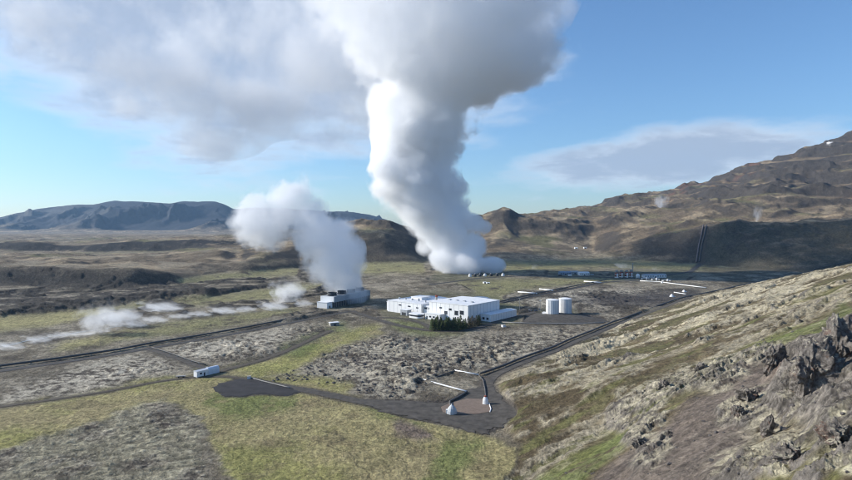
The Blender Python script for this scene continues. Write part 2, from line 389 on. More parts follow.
RG = {
 'grass': union([[(-150, 425), (-20, 412), (60, 400), (150, 380), (215, 375), (300, 380), (340, 388), (330, 395), (400, 412), (440, 424), (480, 436), (512, 455), (508, 520), (262, 520), (230, 470), (205, 430), (190, 405), (170, 397), (100, 420), (0, 448), (-150, 470)],
                 [(215, 372), (260, 362), (300, 350), (335, 335), (372, 325), (385, 330), (345, 345), (320, 358), (300, 372), (260, 378)],
                 [(285, 378), (330, 378), (355, 385), (345, 396), (310, 391)]], 2.5),
 'green': union([[(205, 398), (225, 378), (250, 392), (300, 396), (300, 408), (250, 418), (215, 420)], [(350, 402), (395, 412), (430, 424), (420, 430), (380, 420)],
                 [(440, 440), (480, 440), (470, 460), (440, 500), (415, 500), (430, 465)],
                 [(575, 455), (610, 430), (650, 415), (650, 425), (600, 465), (560, 500), (520, 500)], [(700, 372), (760, 340), (800, 325), (845, 298), (848, 312), (800, 340), (745, 362), (700, 385), (640, 412), (630, 406)],
                 [(385, 318), (425, 322), (440, 329), (470, 332), (430, 338), (395, 330)], [(505, 316), (525, 318), (515, 324), (500, 322)], [(270, 352), (330, 328), (345, 322), (350, 328), (300, 360)]], 3),
 'meadow': union([[(-150, 325), (0, 318), (60, 312), (120, 306), (150, 301), (140, 309), (80, 320), (0, 331), (-150, 340)], [(170, 279), (240, 271), (300, 268), (300, 275), (230, 280), (180, 285)],
                  [(330, 262), (425, 262), (425, 272), (340, 276)], [(490, 262), (600, 259), (700, 263), (760, 270), (700, 271), (600, 268), (510, 273)], [(455, 280), (600, 277), (640, 281), (600, 283), (520, 290), (500, 296), (500, 303), (530, 305), (520, 310), (500, 308), (480, 296)],
                  [(170, 322), (290, 308), (300, 312), (200, 332), (90, 345), (40, 352), (60, 344)], [(150, 302), (215, 296), (290, 285), (330, 285), (280, 298), (200, 306)]], 2.0),
 'moss': union([[(-150, 405), (0, 398), (30, 385), (90, 366), (150, 356), (180, 366), (170, 374), (110, 387), (0, 402)], [(165, 350), (240, 336), (300, 326), (335, 322), (300, 340), (262, 352), (235, 362), (200, 362)],
                [(262, 380), (300, 368), (350, 345), (385, 335), (440, 340), (500, 335), (560, 328), (600, 325), (560, 348), (490, 374), (450, 370), (425, 385), (400, 400), (365, 400), (350, 385), (310, 376)],
                [(500, 300), (560, 285), (640, 284), (680, 292), (640, 318), (605, 320), (580, 310), (545, 305)],
                [(-150, 480), (60, 425), (160, 400), (190, 410), (205, 450), (230, 520), (-150, 520)], [(500, 390), (530, 372), (600, 345), (640, 350), (560, 392), (520, 400)]], 5),
 'darkl': union([[(-150, 300), (0, 300), (60, 297), (110, 293), (170, 290), (215, 294), (205, 300), (150, 303), (110, 306), (60, 311), (0, 317), (-150, 322)]], 1.2),
 'band': union([[(612, 398), (655, 380), (702, 362), (745, 350), (778, 344), (784, 354), (752, 372), (735, 394), (699, 390), (665, 402), (641, 430), (618, 436), (612, 415)], [(630, 416), (668, 410), (672, 430), (640, 446), (622, 440)], [(640, 470), (652, 446), (693, 430), (690, 448), (660, 468)], [(738, 404), (752, 388), (792, 384), (800, 410), (780, 432), (745, 426)]], 2.2),
 'pale': union([[(0, 398), (30, 385), (90, 366), (150, 356), (165, 365), (110, 383), (20, 400)], [(170, 350), (240, 338), (300, 328), (262, 348), (200, 360)], [(500, 303), (560, 288), (640, 289), (640, 300), (580, 306)],
                [(560, 300), (620, 292), (600, 302)]], 4),
 'slope': union([[(500, 520), (520, 460), (500, 425), (515, 405), (500, 385), (560, 352), (620, 322), (700, 296), (780, 278), (1000, 225), (1000, 520)]], 3),
 'heath': union([[(395, 470), (500, 430), (520, 400), (500, 385), (570, 365), (640, 362), (620, 385), (560, 420), (530, 470), (480, 500)], [(560, 395), (640, 365), (700, 345), (660, 375), (600, 400)]], 5),
 'scree': union([[(596, 520), (640, 470), (690, 430), (740, 390), (790, 350), (855, 318), (855, 332), (800, 380), (770, 420), (740, 470), (720, 520)], [(860, 300), (790, 345), (700, 400), (650, 440), (600, 475), (590, 500), (640, 500), (760, 400), (900, 330)]], 4),
 'crag': union([[(775, 372), (800, 345), (860, 322), (1000, 300), (1000, 460), (860, 420), (800, 440), (790, 400)]], 4),
 'caps': union([[(700, 500), (740, 450), (790, 430), (860, 400), (1000, 400), (1000, 520), (700, 520)]], 5),
 'ash': union([[(555, 300), (620, 296), (680, 300), (660, 308), (600, 305)], [(600, 296), (700, 290), (690, 300), (640, 305)]], 2.5),
}

# ------------------------------------------------------------------ the ground sheet
aF = np.arange(-42, 42.001, .072); aC1 = np.arange(-180, -42, 3.0); aC2 = np.arange(45, 181, 3.0)
ang = np.radians(np.concatenate([aC1, aF, aC2[:-1]]))
rad = np.concatenate([[6, 14, 24, 36, 48], np.geomspace(58, 13500, 1420), [20000, 34000]])
NA, NR = len(ang), len(rad)
AA, RR = np.meshgrid(ang, rad)          # rows = radius
x = (RR * np.sin(AA)).ravel(); y = (RR * np.cos(AA)).ravel()
h0 = H0(x, y)
D = depth_of(x, y); PX, PY = proj(x, np.maximum(y, D), h0)
# ragged edges for the ground cover
wx = fbm(x, y, 14, 4, 3); wy = fbm(x, y, 14, 4, 9)
k_ = F / D
PXw = PX + wx * np.clip(7 * k_, 2, 13) + fbm(x, y, 70, 2, 4) * 22 * k_ * .5
PYw = PY + wy * np.clip(2.5 * k_ * np.clip(500 / D, .2, 1), .4, 5)
M = {k: samp(v, PXw, PYw).astype(np.float32) for k, v in RG.items()}
near = sst(D, 1500, 900)                 # plains only
for k in ('grass', 'green', 'moss', 'pale', 'slope', 'heath', 'scree', 'crag', 'caps', 'band'): M[k] *= sst(D, 1000, 800)
dr = dist_roads(x, y); flat = sst(dr, 7, 1)
padm = 0
PADT = []
for nme, L, kd in PADS:
    T = region(L, 1.3); PADT.append(T); padm = np.maximum(padm, samp(T, PX, PY) * (D < 900))
BLD = union([[(376, 306), (395, 295), (440, 288), (500, 296), (520, 312), (512, 324), (490, 326), (465, 330), (430, 324), (380, 316)], [(315, 309), (318, 300), (345, 290), (376, 296), (374, 303), (336, 311)],
             [(190, 366), (220, 366), (222, 378), (192, 378)], [(536, 317), (536, 308), (580, 308), (580, 317)], [(545, 278), (548, 270), (600, 270), (600, 278)], [(610, 281), (610, 270), (690, 270), (690, 281)],
             [(425, 283), (440, 264), (500, 264), (510, 280)]], 3.5)
bldm = samp(BLD, PX, PY) * (D < 1300)
flat = np.clip(np.maximum.reduce([flat, sst(padm, .05, .6), sst(bldm, .1, .6)]), 0, 1)

hillm = sst(h0, 3, 25) * sst(D, 880, 1000); slope = M['slope']
tz = np.zeros_like(h0)
# lava relief on the plain
lav = np.clip(np.maximum(M['moss'], .22 * sst(D, 300, 500) + .06) * (1 - M['grass'] * .9), 0, 1) * near * (1 - hillm)
r1 = ridged(x + 4 * fbm(x, y, 20, 3, 2), y, 19, 5, 1, .6); r2 = ridged(x * .8 + y * .3, y * 1.1, 8, 4, 7, .6); b1_ = fbm(x, y, 90, 3, 22)
lump = np.abs(fbm(x, y, 11, 4, 31, .6))
nearf = sst(D, 2500, 700)
lamp = .3 + 1.0 * sst(fbm(x, y, 60, 4, 160), -.25, .3)
tz += lav * lamp * ((.5 - r1) * 2.2 + (.5 - r2) * 1.2 * sst(D, 1400, 500) + lump * 1.5 + b1_ * 3.5) * (1 - .82 * sst(PX, 275, 205) * sst(D, 440, 330))
# low folds and tussocks on the grass
tz += (1 - lav) * near * (1 - slope) * (fbm(x, y, 40, 3, 5) * .8 + fbm(x, y, 3, 3, 6) * .34 + np.abs(fbm(x, y, 7, 3, 200)) * .5)
ripple = samp(union([[(-150, 480), (60, 425), (160, 400), (190, 410), (205, 450), (230, 520), (-150, 520)]], 4), PXw, PYw) * sst(D, 520, 400)
tz += ripple * (ridged(x * .35 + y * .25, y * 1.0 - x * .3, 4.5, 3, 8) - .4) * 1.1
# the slope at the right: bands running up to the right
ca, sa = math.cos(R(20)), math.sin(R(20))
xs = (x * ca + y * sa); ys = (-x * sa + y * ca)
st1 = fbm(xs * .30, ys, 26, 5, 14, .55) + .25 * fbm(xs * .5, ys, 7, 3, 15)
st2 = ridged(xs * .42, ys, 17, 5, 16, .62)
rockm = np.clip(sst(st1, -.02, .14) * (1 - .85 * M['heath'] * sst(fbm(x, y, 45, 3, 143), .15, -.05)) * slope * (1 - M['scree'] * .8) * (1 - .75 * M['green']), 0, 1)
rockm = np.maximum(rockm, M['crag']); rockm = np.maximum(rockm, M['caps'] * sst(fbm(x, y, 16, 4, 40), -.18, -.05))
rockm = np.maximum(rockm, M['band'] * sst(fbm(xs * .5, ys, 9, 4, 180, .6), -.28, -.05)); rockm *= sst(D, 70, 85)
rr = 1 - ridged(xs * .45 + 3 * fbm(x, y, 12, 3, 19), ys, 10, 6, 17, .6); r3 = np.abs(fbm(x, y, 3.2, 4, 18, .6)); 
sc_ = np.clip(D / 300, .5, 1.3)
tz += slope * (fbm(xs * .4, ys, 60, 3, 20) * 6 * sst(D, 120, 300) + (st2 - .4) * 1.2 + fbm(x, y, 2.2, 3, 21) * .12)
amp_ = .35 + .9 * sst(fbm(x, y, 70, 3, 142), -.15, .3); amp_ = np.where(D > 260, amp_, np.maximum(amp_, .7)) * (1 + .25 * M['band']); fine = np.abs(fbm(x, y, 1.7, 4, 181, .65)) + .6 * np.abs(fbm(x * .6 + y, y - x * .4, 4.2, 4, 182, .6)); tz += rockm * np.maximum(M['crag'], np.maximum(M['band'], M['caps'])) * fine * 1.2 * sst(D, 330, 260)
tz += rockm * amp_ * ((rr - .5) * 2.7 * sc_ + r3 * 1.5 * sc_ + .6 * sc_)
tz += M['crag'] * ((ridged(xs, ys * .55, 13, 6, 23, .50)) * 4.0 + 1.5 - 1.2 * ridged(xs * .8, ys * .5, 6, 5, 151, .6)) * sst(D, 60, 100)
tz += M['caps'] * rockm * (fbm(x, y, 9, 4, 44) * 3.0)
# hills and mountains
big = ridged(x, y, 520, 7, 50, .52); med = ridged(x * 1.1, y * .8, 190, 6, 60, .55); sm = fbm(x, y, 60, 5, 66, .58)
hA = np.clip(h0 / 60, 0, 1.6) * hillm
crest = sst(D, 9600, 7500)
hA = hA * (1 - .6 * (PX < 260) * (D < 2500))
tz += hA * ((big - .45) * 20 + (med - .4) * 7 + sm * 3) * np.where(D > 6000, 0, 1)
xw = x + 120 * fbm(x, y, 300, 3, 71); yw = y + 120 * fbm(x, y, 300, 3, 72)
gul = ridged(xw, yw * .42, 460, 7, 73, .45)
mt = sst(h0, 110, 260) * (D < 6000)
tz += mt * (gul - .5) * 60 * (.45 + .55 * sst(np.abs(D - 3500), 100, 600))
# layered cliffs on the right mountain
per = 46.0; ph = (h0 + 26 * fbm(x, y, 260, 4, 80)) / per; fr_ = ph - np.floor(ph)
tz += mt * (sst(fr_, .0, .28) - fr_) * 24
far = sst(h0, 20, 160) * (D > 6000)
tz += far * (ridged(xw * 1.0, yw * .5, 1100, 7, 90, .58) - .45) * 260 * sst(np.abs(D - 9000), 150, 900)
tz += far * fbm(x, y, 260, 4, 91) * 16
vall = sst(D, 850, 1100) * (1 - hillm) * (D < 6500)
tz += vall * (fbm(x, y, 160, 5, 95) * 5)
lowhill = hillm * (PX < 300) * (D < 3500)
tz += lowhill * ((ridged(x, y * 1.4, 240, 6, 97, .55) - .4) * 9)
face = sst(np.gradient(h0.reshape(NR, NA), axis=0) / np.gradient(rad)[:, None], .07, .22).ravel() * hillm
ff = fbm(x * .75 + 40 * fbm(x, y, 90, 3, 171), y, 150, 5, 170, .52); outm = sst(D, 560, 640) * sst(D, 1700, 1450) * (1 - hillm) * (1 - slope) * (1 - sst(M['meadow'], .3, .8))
stp = sst(ff, .00, .035) + sst(ff, .16, .19) + sst(ff, -.16, -.135)
tz += M['darkl'] * (D < 900) * (1 - hillm) * (5 + 3 * fbm(x, y, 40, 4, 191))
tz += outm * stp * (.5 + 1.7 * sst(x / D, -.10, -.19)) * sst(M['meadow'], .5, .1)
tz *= (1 - flat)
tz *= sst(np.degrees(np.abs(AA.ravel())), 60, 44) * .9 + .1
z = h0 + tz
# keep everything clear of the camera
rc = np.hypot(x, y); z = np.where(rc < 60, np.minimum(z, 62), z)
z = np.where(rc > 13400, -30, z)

# ---- ground cover colours (material colours, some with shade painted in)
Zg = z.reshape(NR, NA)
dzr = np.gradient(Zg, axis=0) / np.gradient(rad)[:, None]; dza = np.gradient(Zg, axis=1) / (RR * np.gradient(ang)[None, :])
SL = np.hypot(dzr, dza).ravel()
_k = [0, 1, -1, 2, -2]; SL = np.mean([np.roll(SL.reshape(NR, NA), q, 1) for q in _k], axis=0); SL = np.mean([np.roll(SL, q, 0) for q in _k], axis=0).ravel()
col = np.empty((len(x), 3), np.float32)


def c3(*a): return np.array(a, np.float32)


def lay(cover, c):
    global col
    m = np.clip(cover, 0, 1)[:, None]; col = col * (1 - m) + (c if isinstance(c, np.ndarray) and c.ndim == 2 else c3(*c)) * m


nA = fbm(x, y, 6, 5, 101, .62); nB = fbm(x, y, 35, 5, 102, .6); nC = fbm(x, y, 180, 4, 103, .55); nD = fbm(x, y, 1.6, 3, 104, .6)
col[:] = c3(.150, .130, .098)                                             # thin heath on old lava
lay(sst(nB + .5 * nA, -.08, .25) * .85, (.235, .21, .165))
lay(sst(-nB + .4 * nA, .1, .4) * .7, (.055, .046, .038))
# moss heath on lava
mossc = sst(nA + .45 * nB + .3 * nD, -.22, .12)
lay(M['moss'] * .95, (.085, .072, .062)); lay(M['moss'] * mossc, (.315, .285, .225))
lay(M['pale'] * sst(nA + .4 * nB, -.25, .05), (.40, .365, .30))
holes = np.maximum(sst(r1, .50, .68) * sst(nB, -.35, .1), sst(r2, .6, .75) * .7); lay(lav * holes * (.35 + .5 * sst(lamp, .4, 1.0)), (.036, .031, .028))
lay(ripple * .75 * sst(fbm(x, y, 25, 4, 141), .35, -.1), (.30, .28, .20)); lay(ripple * sst(ridged(x * .35 + y * .25, y * 1.0 - x * .3, 4.5, 3, 8), .55, .3) * .38, (.075, .068, .055))
# meadows and grass
lay(M['meadow'] * sst(D, 1900, 1700) * (1 - hillm) * sst(nB + nA * .3, -.5, -.05), (.20, .19, .10))
lay(M['darkl'] * (D < 900) * sst(nB + .4 * nA, .3, -.1) * .8, (.055, .047, .04)); lay(M['meadow'] * (PX < 100) * (D < 800) * sst(PYw, 308, 311) * .8, (.30, .27, .135))
lay(outm * sst(SL + .08 * nA, .09, .22) * .9, (.040, .036, .033)); lay(outm * sst(fbm(x, y * .6, 70, 5, 172, .6), .05, .3) * sst(SL, .15, .08) * .7, (.27, .24, .19)); lay(outm * sst(fbm(x, y, 55, 5, 173, .6), .1, .3) * .6, (.055, .048, .04))
g_ = M['grass']
lay(g_, (.285, .272, .105)); lay(g_ * sst(fbm(x, y, 60, 5, 150, .6), .05, .25) * .5, (.27, .215, .135)); lay(g_ * sst(nB + .3 * nA, -.05, .3) * .55, (.15, .15, .06)); lay(g_ * sst(-nC - .4 * nB + .2 * nA, -.05, .3) * .7, (.29, .245, .14)); lay(g_ * sst(fbm(x, y, 18, 4, 130, .6), .1, .3) * .45, (.15, .12, .075))
lay(g_ * sst(nA + nD * .6, .12, .45) * .5, (.10, .085, .05))
lay(M['green'] * (1 - slope) * .8 * sst(nB + .6 * nA, -.5, .1), (.125, .15, .05))
# stream scars in the grass
for L in [[(335, 445), (352, 452), (362, 462), (372, 472), (380, 484)], [(330, 432), (345, 440), (335, 446)], [(0, 407), (60, 399), (115, 391)], [(60, 466), (110, 450), (150, 438), (190, 425)], [(392, 428), (400, 445), (396, 452)]]:
    for a, b in zip(L, L[1:]):
        e = np.array(b) - np.array(a); t = np.clip(((PXw - a[0]) * e[0] + (PYw - a[1]) * e[1]) / (e @ e), 0, 1)
        dd = np.hypot(PXw - a[0] - t * e[0], (PYw - a[1] - t * e[1]) * 1.6); lay(sst(dd, 1.8, .6) * (D < 450) * .5, (.06, .052, .04))
mud = samp(region([(385, 424), (400, 420), (430, 430), (425, 440), (405, 440), (390, 432)], 2.5), PXw, PYw) * (D < 400)
lay(mud * .9, (.16, .125, .11))
# slope on the right
sg = sst(nB + .3 * nA, -.3, .2)
lay(slope, (.135, .108, .068)); lay(slope * sst(st1 + .25 * nA, -.08, .1) * .95, (.27, .24, .175)); lay(slope * sst(fbm(xs * .22, ys, 20, 5, 190, .6), .02, .2) * .85, (.095, .075, .048)); lay(slope * sst(-st1 + .3 * nA, .1, .3) * .5 * (1 - M['scree']), (.10, .105, .045))
lay(slope * sst(D, 250, 420) * sst(nB + .5 * nA + 1.6 * st1, -.05, .12) * .9, (.42, .375, .27))
lay(slope * M['heath'] * .95 * sst(fbm(x, y, 45, 3, 143) + .3 * nA, .25, -.05), (.085, .066, .04))
lay(slope * M['scree'], (.135, .112, .096)); lay(slope * M['scree'] * sst(fbm(xs * .12, ys, 5, 4, 110), .05, .3) * .7, (.105, .088, .08))
lay(M['green'] * slope * sst(nB + .5 * nA, -.45, -.05) * .95, (.115, .135, .048))
lay(slope * sst(fbm(xs * .25, ys, 12, 4, 111), .12, .3) * (1 - M['scree']) * sst(D, 500, 300) * .6, (.13, .135, .05))
rk = np.stack([.16 + .07 * nB + .05 * nA + .03 * nD] * 3, 1) * c3(1.0, .91, .83)
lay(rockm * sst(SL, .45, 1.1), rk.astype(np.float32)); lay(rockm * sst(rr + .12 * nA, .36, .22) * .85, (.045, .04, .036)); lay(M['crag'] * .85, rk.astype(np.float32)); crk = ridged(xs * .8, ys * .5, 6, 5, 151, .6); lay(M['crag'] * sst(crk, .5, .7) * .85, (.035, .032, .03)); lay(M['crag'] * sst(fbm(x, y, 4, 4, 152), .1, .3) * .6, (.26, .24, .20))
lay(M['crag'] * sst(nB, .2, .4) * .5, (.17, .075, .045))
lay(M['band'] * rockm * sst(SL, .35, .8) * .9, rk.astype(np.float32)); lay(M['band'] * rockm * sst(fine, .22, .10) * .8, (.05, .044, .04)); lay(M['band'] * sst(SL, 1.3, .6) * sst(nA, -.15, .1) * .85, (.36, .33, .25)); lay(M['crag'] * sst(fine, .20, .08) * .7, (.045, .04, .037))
lay((M['caps'] + .5 * M['crag'] * sst(nB, .0, .3)) * sst(SL, 1.1, .5) * sst(nA + .5 * nD, -.2, .0), (.40, .37, .27))
lay(rockm * sst(SL, .9, .35) * sst(nA + nD * .4, -.15, .15) * (1 - M['crag']) * .8, (.29, .26, .20))
# hills
hc = np.stack([.155 + .09 * sm + .06 * nC, .122 + .07 * sm + .045 * nC, .085 + .05 * sm + .03 * nC], 1)
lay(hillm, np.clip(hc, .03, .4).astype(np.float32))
lay(hillm * sst(fbm(x, y, 130, 5, 120, .6), .02, .25) * sst(SL, .5, .2) * .85, (.33, .265, .18))
lay(hillm * sst(fbm(x, y, 300, 4, 121), .08, .3) * sst(SL, .5, .2) * (D < 3500) * .6, (.12, .125, .055))
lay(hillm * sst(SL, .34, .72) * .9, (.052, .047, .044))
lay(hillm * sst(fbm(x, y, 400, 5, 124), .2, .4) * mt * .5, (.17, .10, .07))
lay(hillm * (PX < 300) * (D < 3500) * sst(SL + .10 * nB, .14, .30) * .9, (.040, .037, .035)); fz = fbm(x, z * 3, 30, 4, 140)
lay(face * (PX < 300) * (D < 3500) * sst(nB + fz, .5, .0), (.028, .026, .026))  # dark basalt, deepened to paint in the shade on camera-facing scarps
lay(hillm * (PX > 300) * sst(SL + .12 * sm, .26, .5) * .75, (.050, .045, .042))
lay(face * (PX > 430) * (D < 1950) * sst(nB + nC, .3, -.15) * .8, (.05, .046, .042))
lay(mt * sst(fr_, .05, .12) * sst(fr_, .45, .3) * sst(nC + nB * .4, -.15, .15) * .65, (.048, .044, .042))
lay(hillm * (PX < 300) * (D < 3500) * sst(SL, .16, .06) * sst(fbm(x, y, 120, 4, 122), -.3, .1) * .8, (.21, .185, .14))
lay(((PX > 640) & (PX < 760) & (D > 3000)) * sst(nC, .1, .4) * .5, (.16, .085, .06))
# cloud shadow painted into the slope colour at the right, below the bench
lay(sst(samp(union([[(708, 226), (770, 224), (1000, 224), (1000, 300), (760, 300), (700, 268), (704, 245)]], 2.5), PX, PY), .3, .7) * (D > 900) * (D < 1700) * .8 * sst(nB + nC, .45, -.1), (.080, .074, .055))
lay(far, (.026, .029, .040)); lay(far * sst(fbm(x * .7, y * .3, 700, 5, 123), .05, .3) * .7, (.09, .087, .085))
snow = sst(np.hypot((PX - 832) / 4.5, (PY - 143.2 + (PX - 832) * .35) / 1.5) + .5 * nC, 1.2, .8) * (D > 2800); lay(snow * .95, (.8, .8, .82))
lay(M['ash'] * (D < 1000) * (1 - hillm) * .9, (.06, .055, .055))
lay(sst(dr, 5, 0) * (D < 1700) * .8, (.075, .066, .058))
lay(sst(padm, .02, .3) * .9, (.065, .058, .054)); lay(sst(bldm, .3, .9) * .6, (.09, .095, .06))
col *= (1 + .34 * nD + .42 * nA + .2 * nB)[:, None]
col = np.clip(col * np.array([1.16, 1.13, 1.06], np.float32), .012, .85)

idx = np.arange(NR * NA).reshape(NR, NA)
nx = np.roll(idx, -1, axis=1)
quads = np.stack([idx[:-1], nx[:-1], nx[1:], idx[1:]], -1).reshape(-1, 4)
quads = quads[:, ::-1]
me = bpy.data.meshes.new('ground')
me.vertices.add(len(x)); me.vertices.foreach_set('co', np.stack([x, y, z], 1).astype(np.float32).ravel())
me.loops.add(quads.size); me.loops.foreach_set('vertex_index', quads.astype(np.int32).ravel())
me.polygons.add(len(quads)); me.polygons.foreach_set('loop_start', np.arange(0, quads.size, 4, dtype=np.int32))
me.polygons.foreach_set('loop_total', np.full(len(quads), 4, np.int32))
me.update(calc_edges=True)
if me.polygons[len(quads) // 2].normal.z < 0: me.flip_normals()
me.polygons.foreach_set('use_smooth', np.ones(len(quads), bool))
ca_ = me.color_attributes.new('cover', 'FLOAT_COLOR', 'POINT')
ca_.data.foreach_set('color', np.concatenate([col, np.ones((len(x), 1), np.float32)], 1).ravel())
gm = bpy.data.materials.new('ground_cover'); gm.use_nodes = True
b = gm.node_tree.nodes['Principled BSDF']; b.inputs['Roughness'].default_value = .95; b.inputs['Specular IOR Level'].default_value = .15
k = NT(gm.node_tree); g = k.n('ShaderNodeNewGeometry'); at_ = k.n('ShaderNodeVertexColor', layer_name='cover')
na = k.noise(g.outputs['Position'], .9, 8, .7); nb = k.noise(g.outputs['Position'], .12, 6, .65)
nc = k.noise(g.outputs['Position'], 3.6, 6, .75); nd = k.noise(g.outputs['Position'], .033, 7, .7)
f = k.m('ADD', k.m('MULTIPLY', k.m('SUBTRACT', na, .5), 1.9), k.m('MULTIPLY_ADD', k.m('SUBTRACT', nb, .5), 1.0, 1.0))
f = k.m('ADD', f, k.m('ADD', k.m('MULTIPLY', k.m('SUBTRACT', nc, .5), .9), k.m('MULTIPLY', k.m('SUBTRACT', nd, .5), 1.0)))
ne = k.noise(g.outputs['Position'], .38, 6, .72); f = k.m('MULTIPLY', f, k.smooth(ne, .30, .70, .65, 1.42))
f = k.m('MAXIMUM', f, .18)
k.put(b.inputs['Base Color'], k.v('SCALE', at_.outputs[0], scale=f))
bn = k.n('ShaderNodeBump'); bn.inputs['Distance'].default_value = .8; bn.inputs['Strength'].default_value = .9
k.put(bn.inputs['Height'], k.m('ADD', na, k.m('ADD', k.m('MULTIPLY', ne, 2.4), k.m('MULTIPLY', nb, 2.0)))); k.put(b.inputs['Normal'], bn.outputs[0])
me.materials.append(gm)
ground = bpy.data.objects.new('ground', me); C.objects.link(ground); ground['kind'] = 'structure'

# ------------------------------------------------------------------ materials
MT = {
 'asphalt': mat('asphalt', (.055, .052, .05), .9, nscale=.2, namp=.4),
 'gravel': mat('dark_gravel', (.078, .069, .058), .95, nscale=.25, namp=.5, bump=.1),
 'track': mat('track', (.085, .07, .052), .95, nscale=.4, namp=.3),
 'black': mat('black_ash', (.034, .032, .033), .95, nscale=.15, namp=.4, bump=.1),
 'white': mat('white_cladding', (.80, .80, .79), .55, nscale=.15, namp=.05),
 'white2': mat('white_roof', (.74, .75, .76), .6, nscale=.2, namp=.08),
 'grey': mat('grey_sheet', (.36, .38, .40), .6, nscale=.3, namp=.1),
 'dark': mat('dark_louvre', (.045, .048, .052), .7, nscale=.5, namp=.2),
 'glass': mat('dark_glass', (.03, .035, .045), .15, nscale=.5, namp=.1, spec=.6),
 'conc': mat('concrete', (.33, .31, .28), .85, nscale=.5, namp=.15),
 'seam': mat('seam_grey', (.42, .44, .47), .6, nscale=.3, namp=.1),
 'red': mat('rust_red', (.26, .07, .045), .7, nscale=.5, namp=.25),
 'pipe': mat('pipe_sheet', (.62, .62, .60), .45, metal=.2, nscale=.3, namp=.12),
 'rustpipe': mat('brown_pipe', (.20, .155, .14), .7, nscale=.3, namp=.2),
 'pipedark': mat('weathered_pipe', (.10, .092, .085), .6, nscale=.4, namp=.25),
 'needle': mat('spruce_needles', (.075, .105, .036), .9, nscale=1.2, namp=.35),
 'birch': mat('bare_brush', (.10, .085, .05), .9, nscale=1.2, namp=.35),
 'trunk': mat('bark', (.07, .05, .035), .9),
 'tarp': mat('white_tarp', (.66, .70, .76), .6, nscale=.5, namp=.08),
 'tyre': mat('tyre_black', (.02, .02, .02), .9),
 'blue': mat('blue_grey_sheet', (.20, .27, .36), .5, nscale=.4, namp=.12),
 'rust': mat('brown_earth', (.20, .15, .115), .95, nscale=.6, namp=.2, bump=.05),
 'lava': mat('lava_rock', (.095, .085, .08), .95, nscale=.6, namp=.4, bump=.4),
 'water': mat('warm_water', (.10, .11, .10), .3, nscale=.2, namp=.15, spec=.6),
}

# ------------------------------------------------------------------ roads and yards
def strip(arr, wd, lift):
    t = np.gradient(arr, axis=0); t /= np.linalg.norm(t, axis=1)[:, None] + 1e-9; n = np.stack([-t[:, 1], t[:, 0]], 1)
    cr = [-1, -.5, 0, .5, 1]; vs = []; fs = []
    for i, p in enumerate(arr):
        wv = wd / 2 * (1 + .12 * math.sin(i * 1.7) * math.sin(i * .6))
        for c in cr:
            q = p + n[i] * c * wv; vs.append((q[0], q[1], float(H0(q[0], q[1])) + lift - .10 * abs(c)))
    m = len(cr)
    for i in range(len(arr) - 1):
        for j in range(m - 1): fs.append((i * m + j, (i + 1) * m + j, (i + 1) * m + j + 1, i * m + j + 1))
    return vs, fs


for n_, (arr, (nme, L, wd, kd)) in enumerate(zip(ROADW, ROADS)):
    seg = np.concatenate([np.linspace(a, b, 4)[:-1] for a, b in zip(arr[:-1], arr[1:])] + [arr[-1:]])
    vs, fs = strip(seg, wd, .22 + .012 * n_)
    tag(mesh_obj(nme, vs, fs, MT[kd], smooth=True), kind='structure')
for n_, (nme, L, kd) in enumerate(PADS):
    pts = [at(*q) for q in L]; c = sum(pts, Vector()) / len(pts)
    # smooth the outline, then fill rings towards the middle
    ring = []
    N = len(pts)
    for i in range(N):
        p0, p1, p2, p3 = pts[i - 1], pts[i], pts[(i + 1) % N], pts[(i + 2) % N]
        for q in range(5):
            t = q / 5; ring.append(.5 * ((2 * p1) + (p2 - p0) * t + (2 * p0 - 5 * p1 + 4 * p2 - p3) * t * t + (3 * p1 - p0 - 3 * p2 + p3) * t ** 3))
    vs = []; fs = []; m = len(ring); K = 7
    for kk in range(K):
        s_ = 1 - kk / K
        for i, p in enumerate(ring):
            q = c.lerp(p, s_ * (1 + ((.06 * math.sin(i * 1.3) + .05 * math.sin(i * 3.1 + 1) + .03 * math.sin(i * .37)) * (kk < 2)))); bump_ = (2.2 if nme == 'gravel_mound' else 0) * sst(kk, -.3, 4)
            vs.append((q.x, q.y, float(H0(q.x, q.y)) + (.40 if kk else .16) + .03 * n_ + bump_))
    vs.append((c.x, c.y, float(H0(c.x, c.y)) + .40 + .03 * n_ + (2.2 if nme == 'gravel_mound' else 0)))
    for kk in range(K - 1):
        for i in range(m): fs.append((kk * m + i, kk * m + (i + 1) % m, (kk + 1) * m + (i + 1) % m, (kk + 1) * m + i))
    for i in range(m): fs.append(((K - 1) * m + i, (K - 1) * m + (i + 1) % m, K * m))
    tag(mesh_obj(nme, vs, fs, MT[kd], smooth=True), kind='structure')
SL_ = [(-60, 357), (0, 347), (30, 340.5), (60, 335.5), (100, 329.5), (150, 322), (200, 314), (250, 308), (290, 305)]
arr = np.array([[p.x, p.y] for p in (at(*q) for q in SL_)])
seg = np.concatenate([np.linspace(a, b, 16)[:-1] for a, b in zip(arr[:-1], arr[1:])] + [arr[-1:]])
seg[:, 1] += 3 * np.sin(np.arange(len(seg)) * .5)
vs, fs = strip(seg, 2.6, .35); tag(mesh_obj('stream', vs, fs, MT['water'], smooth=True), kind='structure')

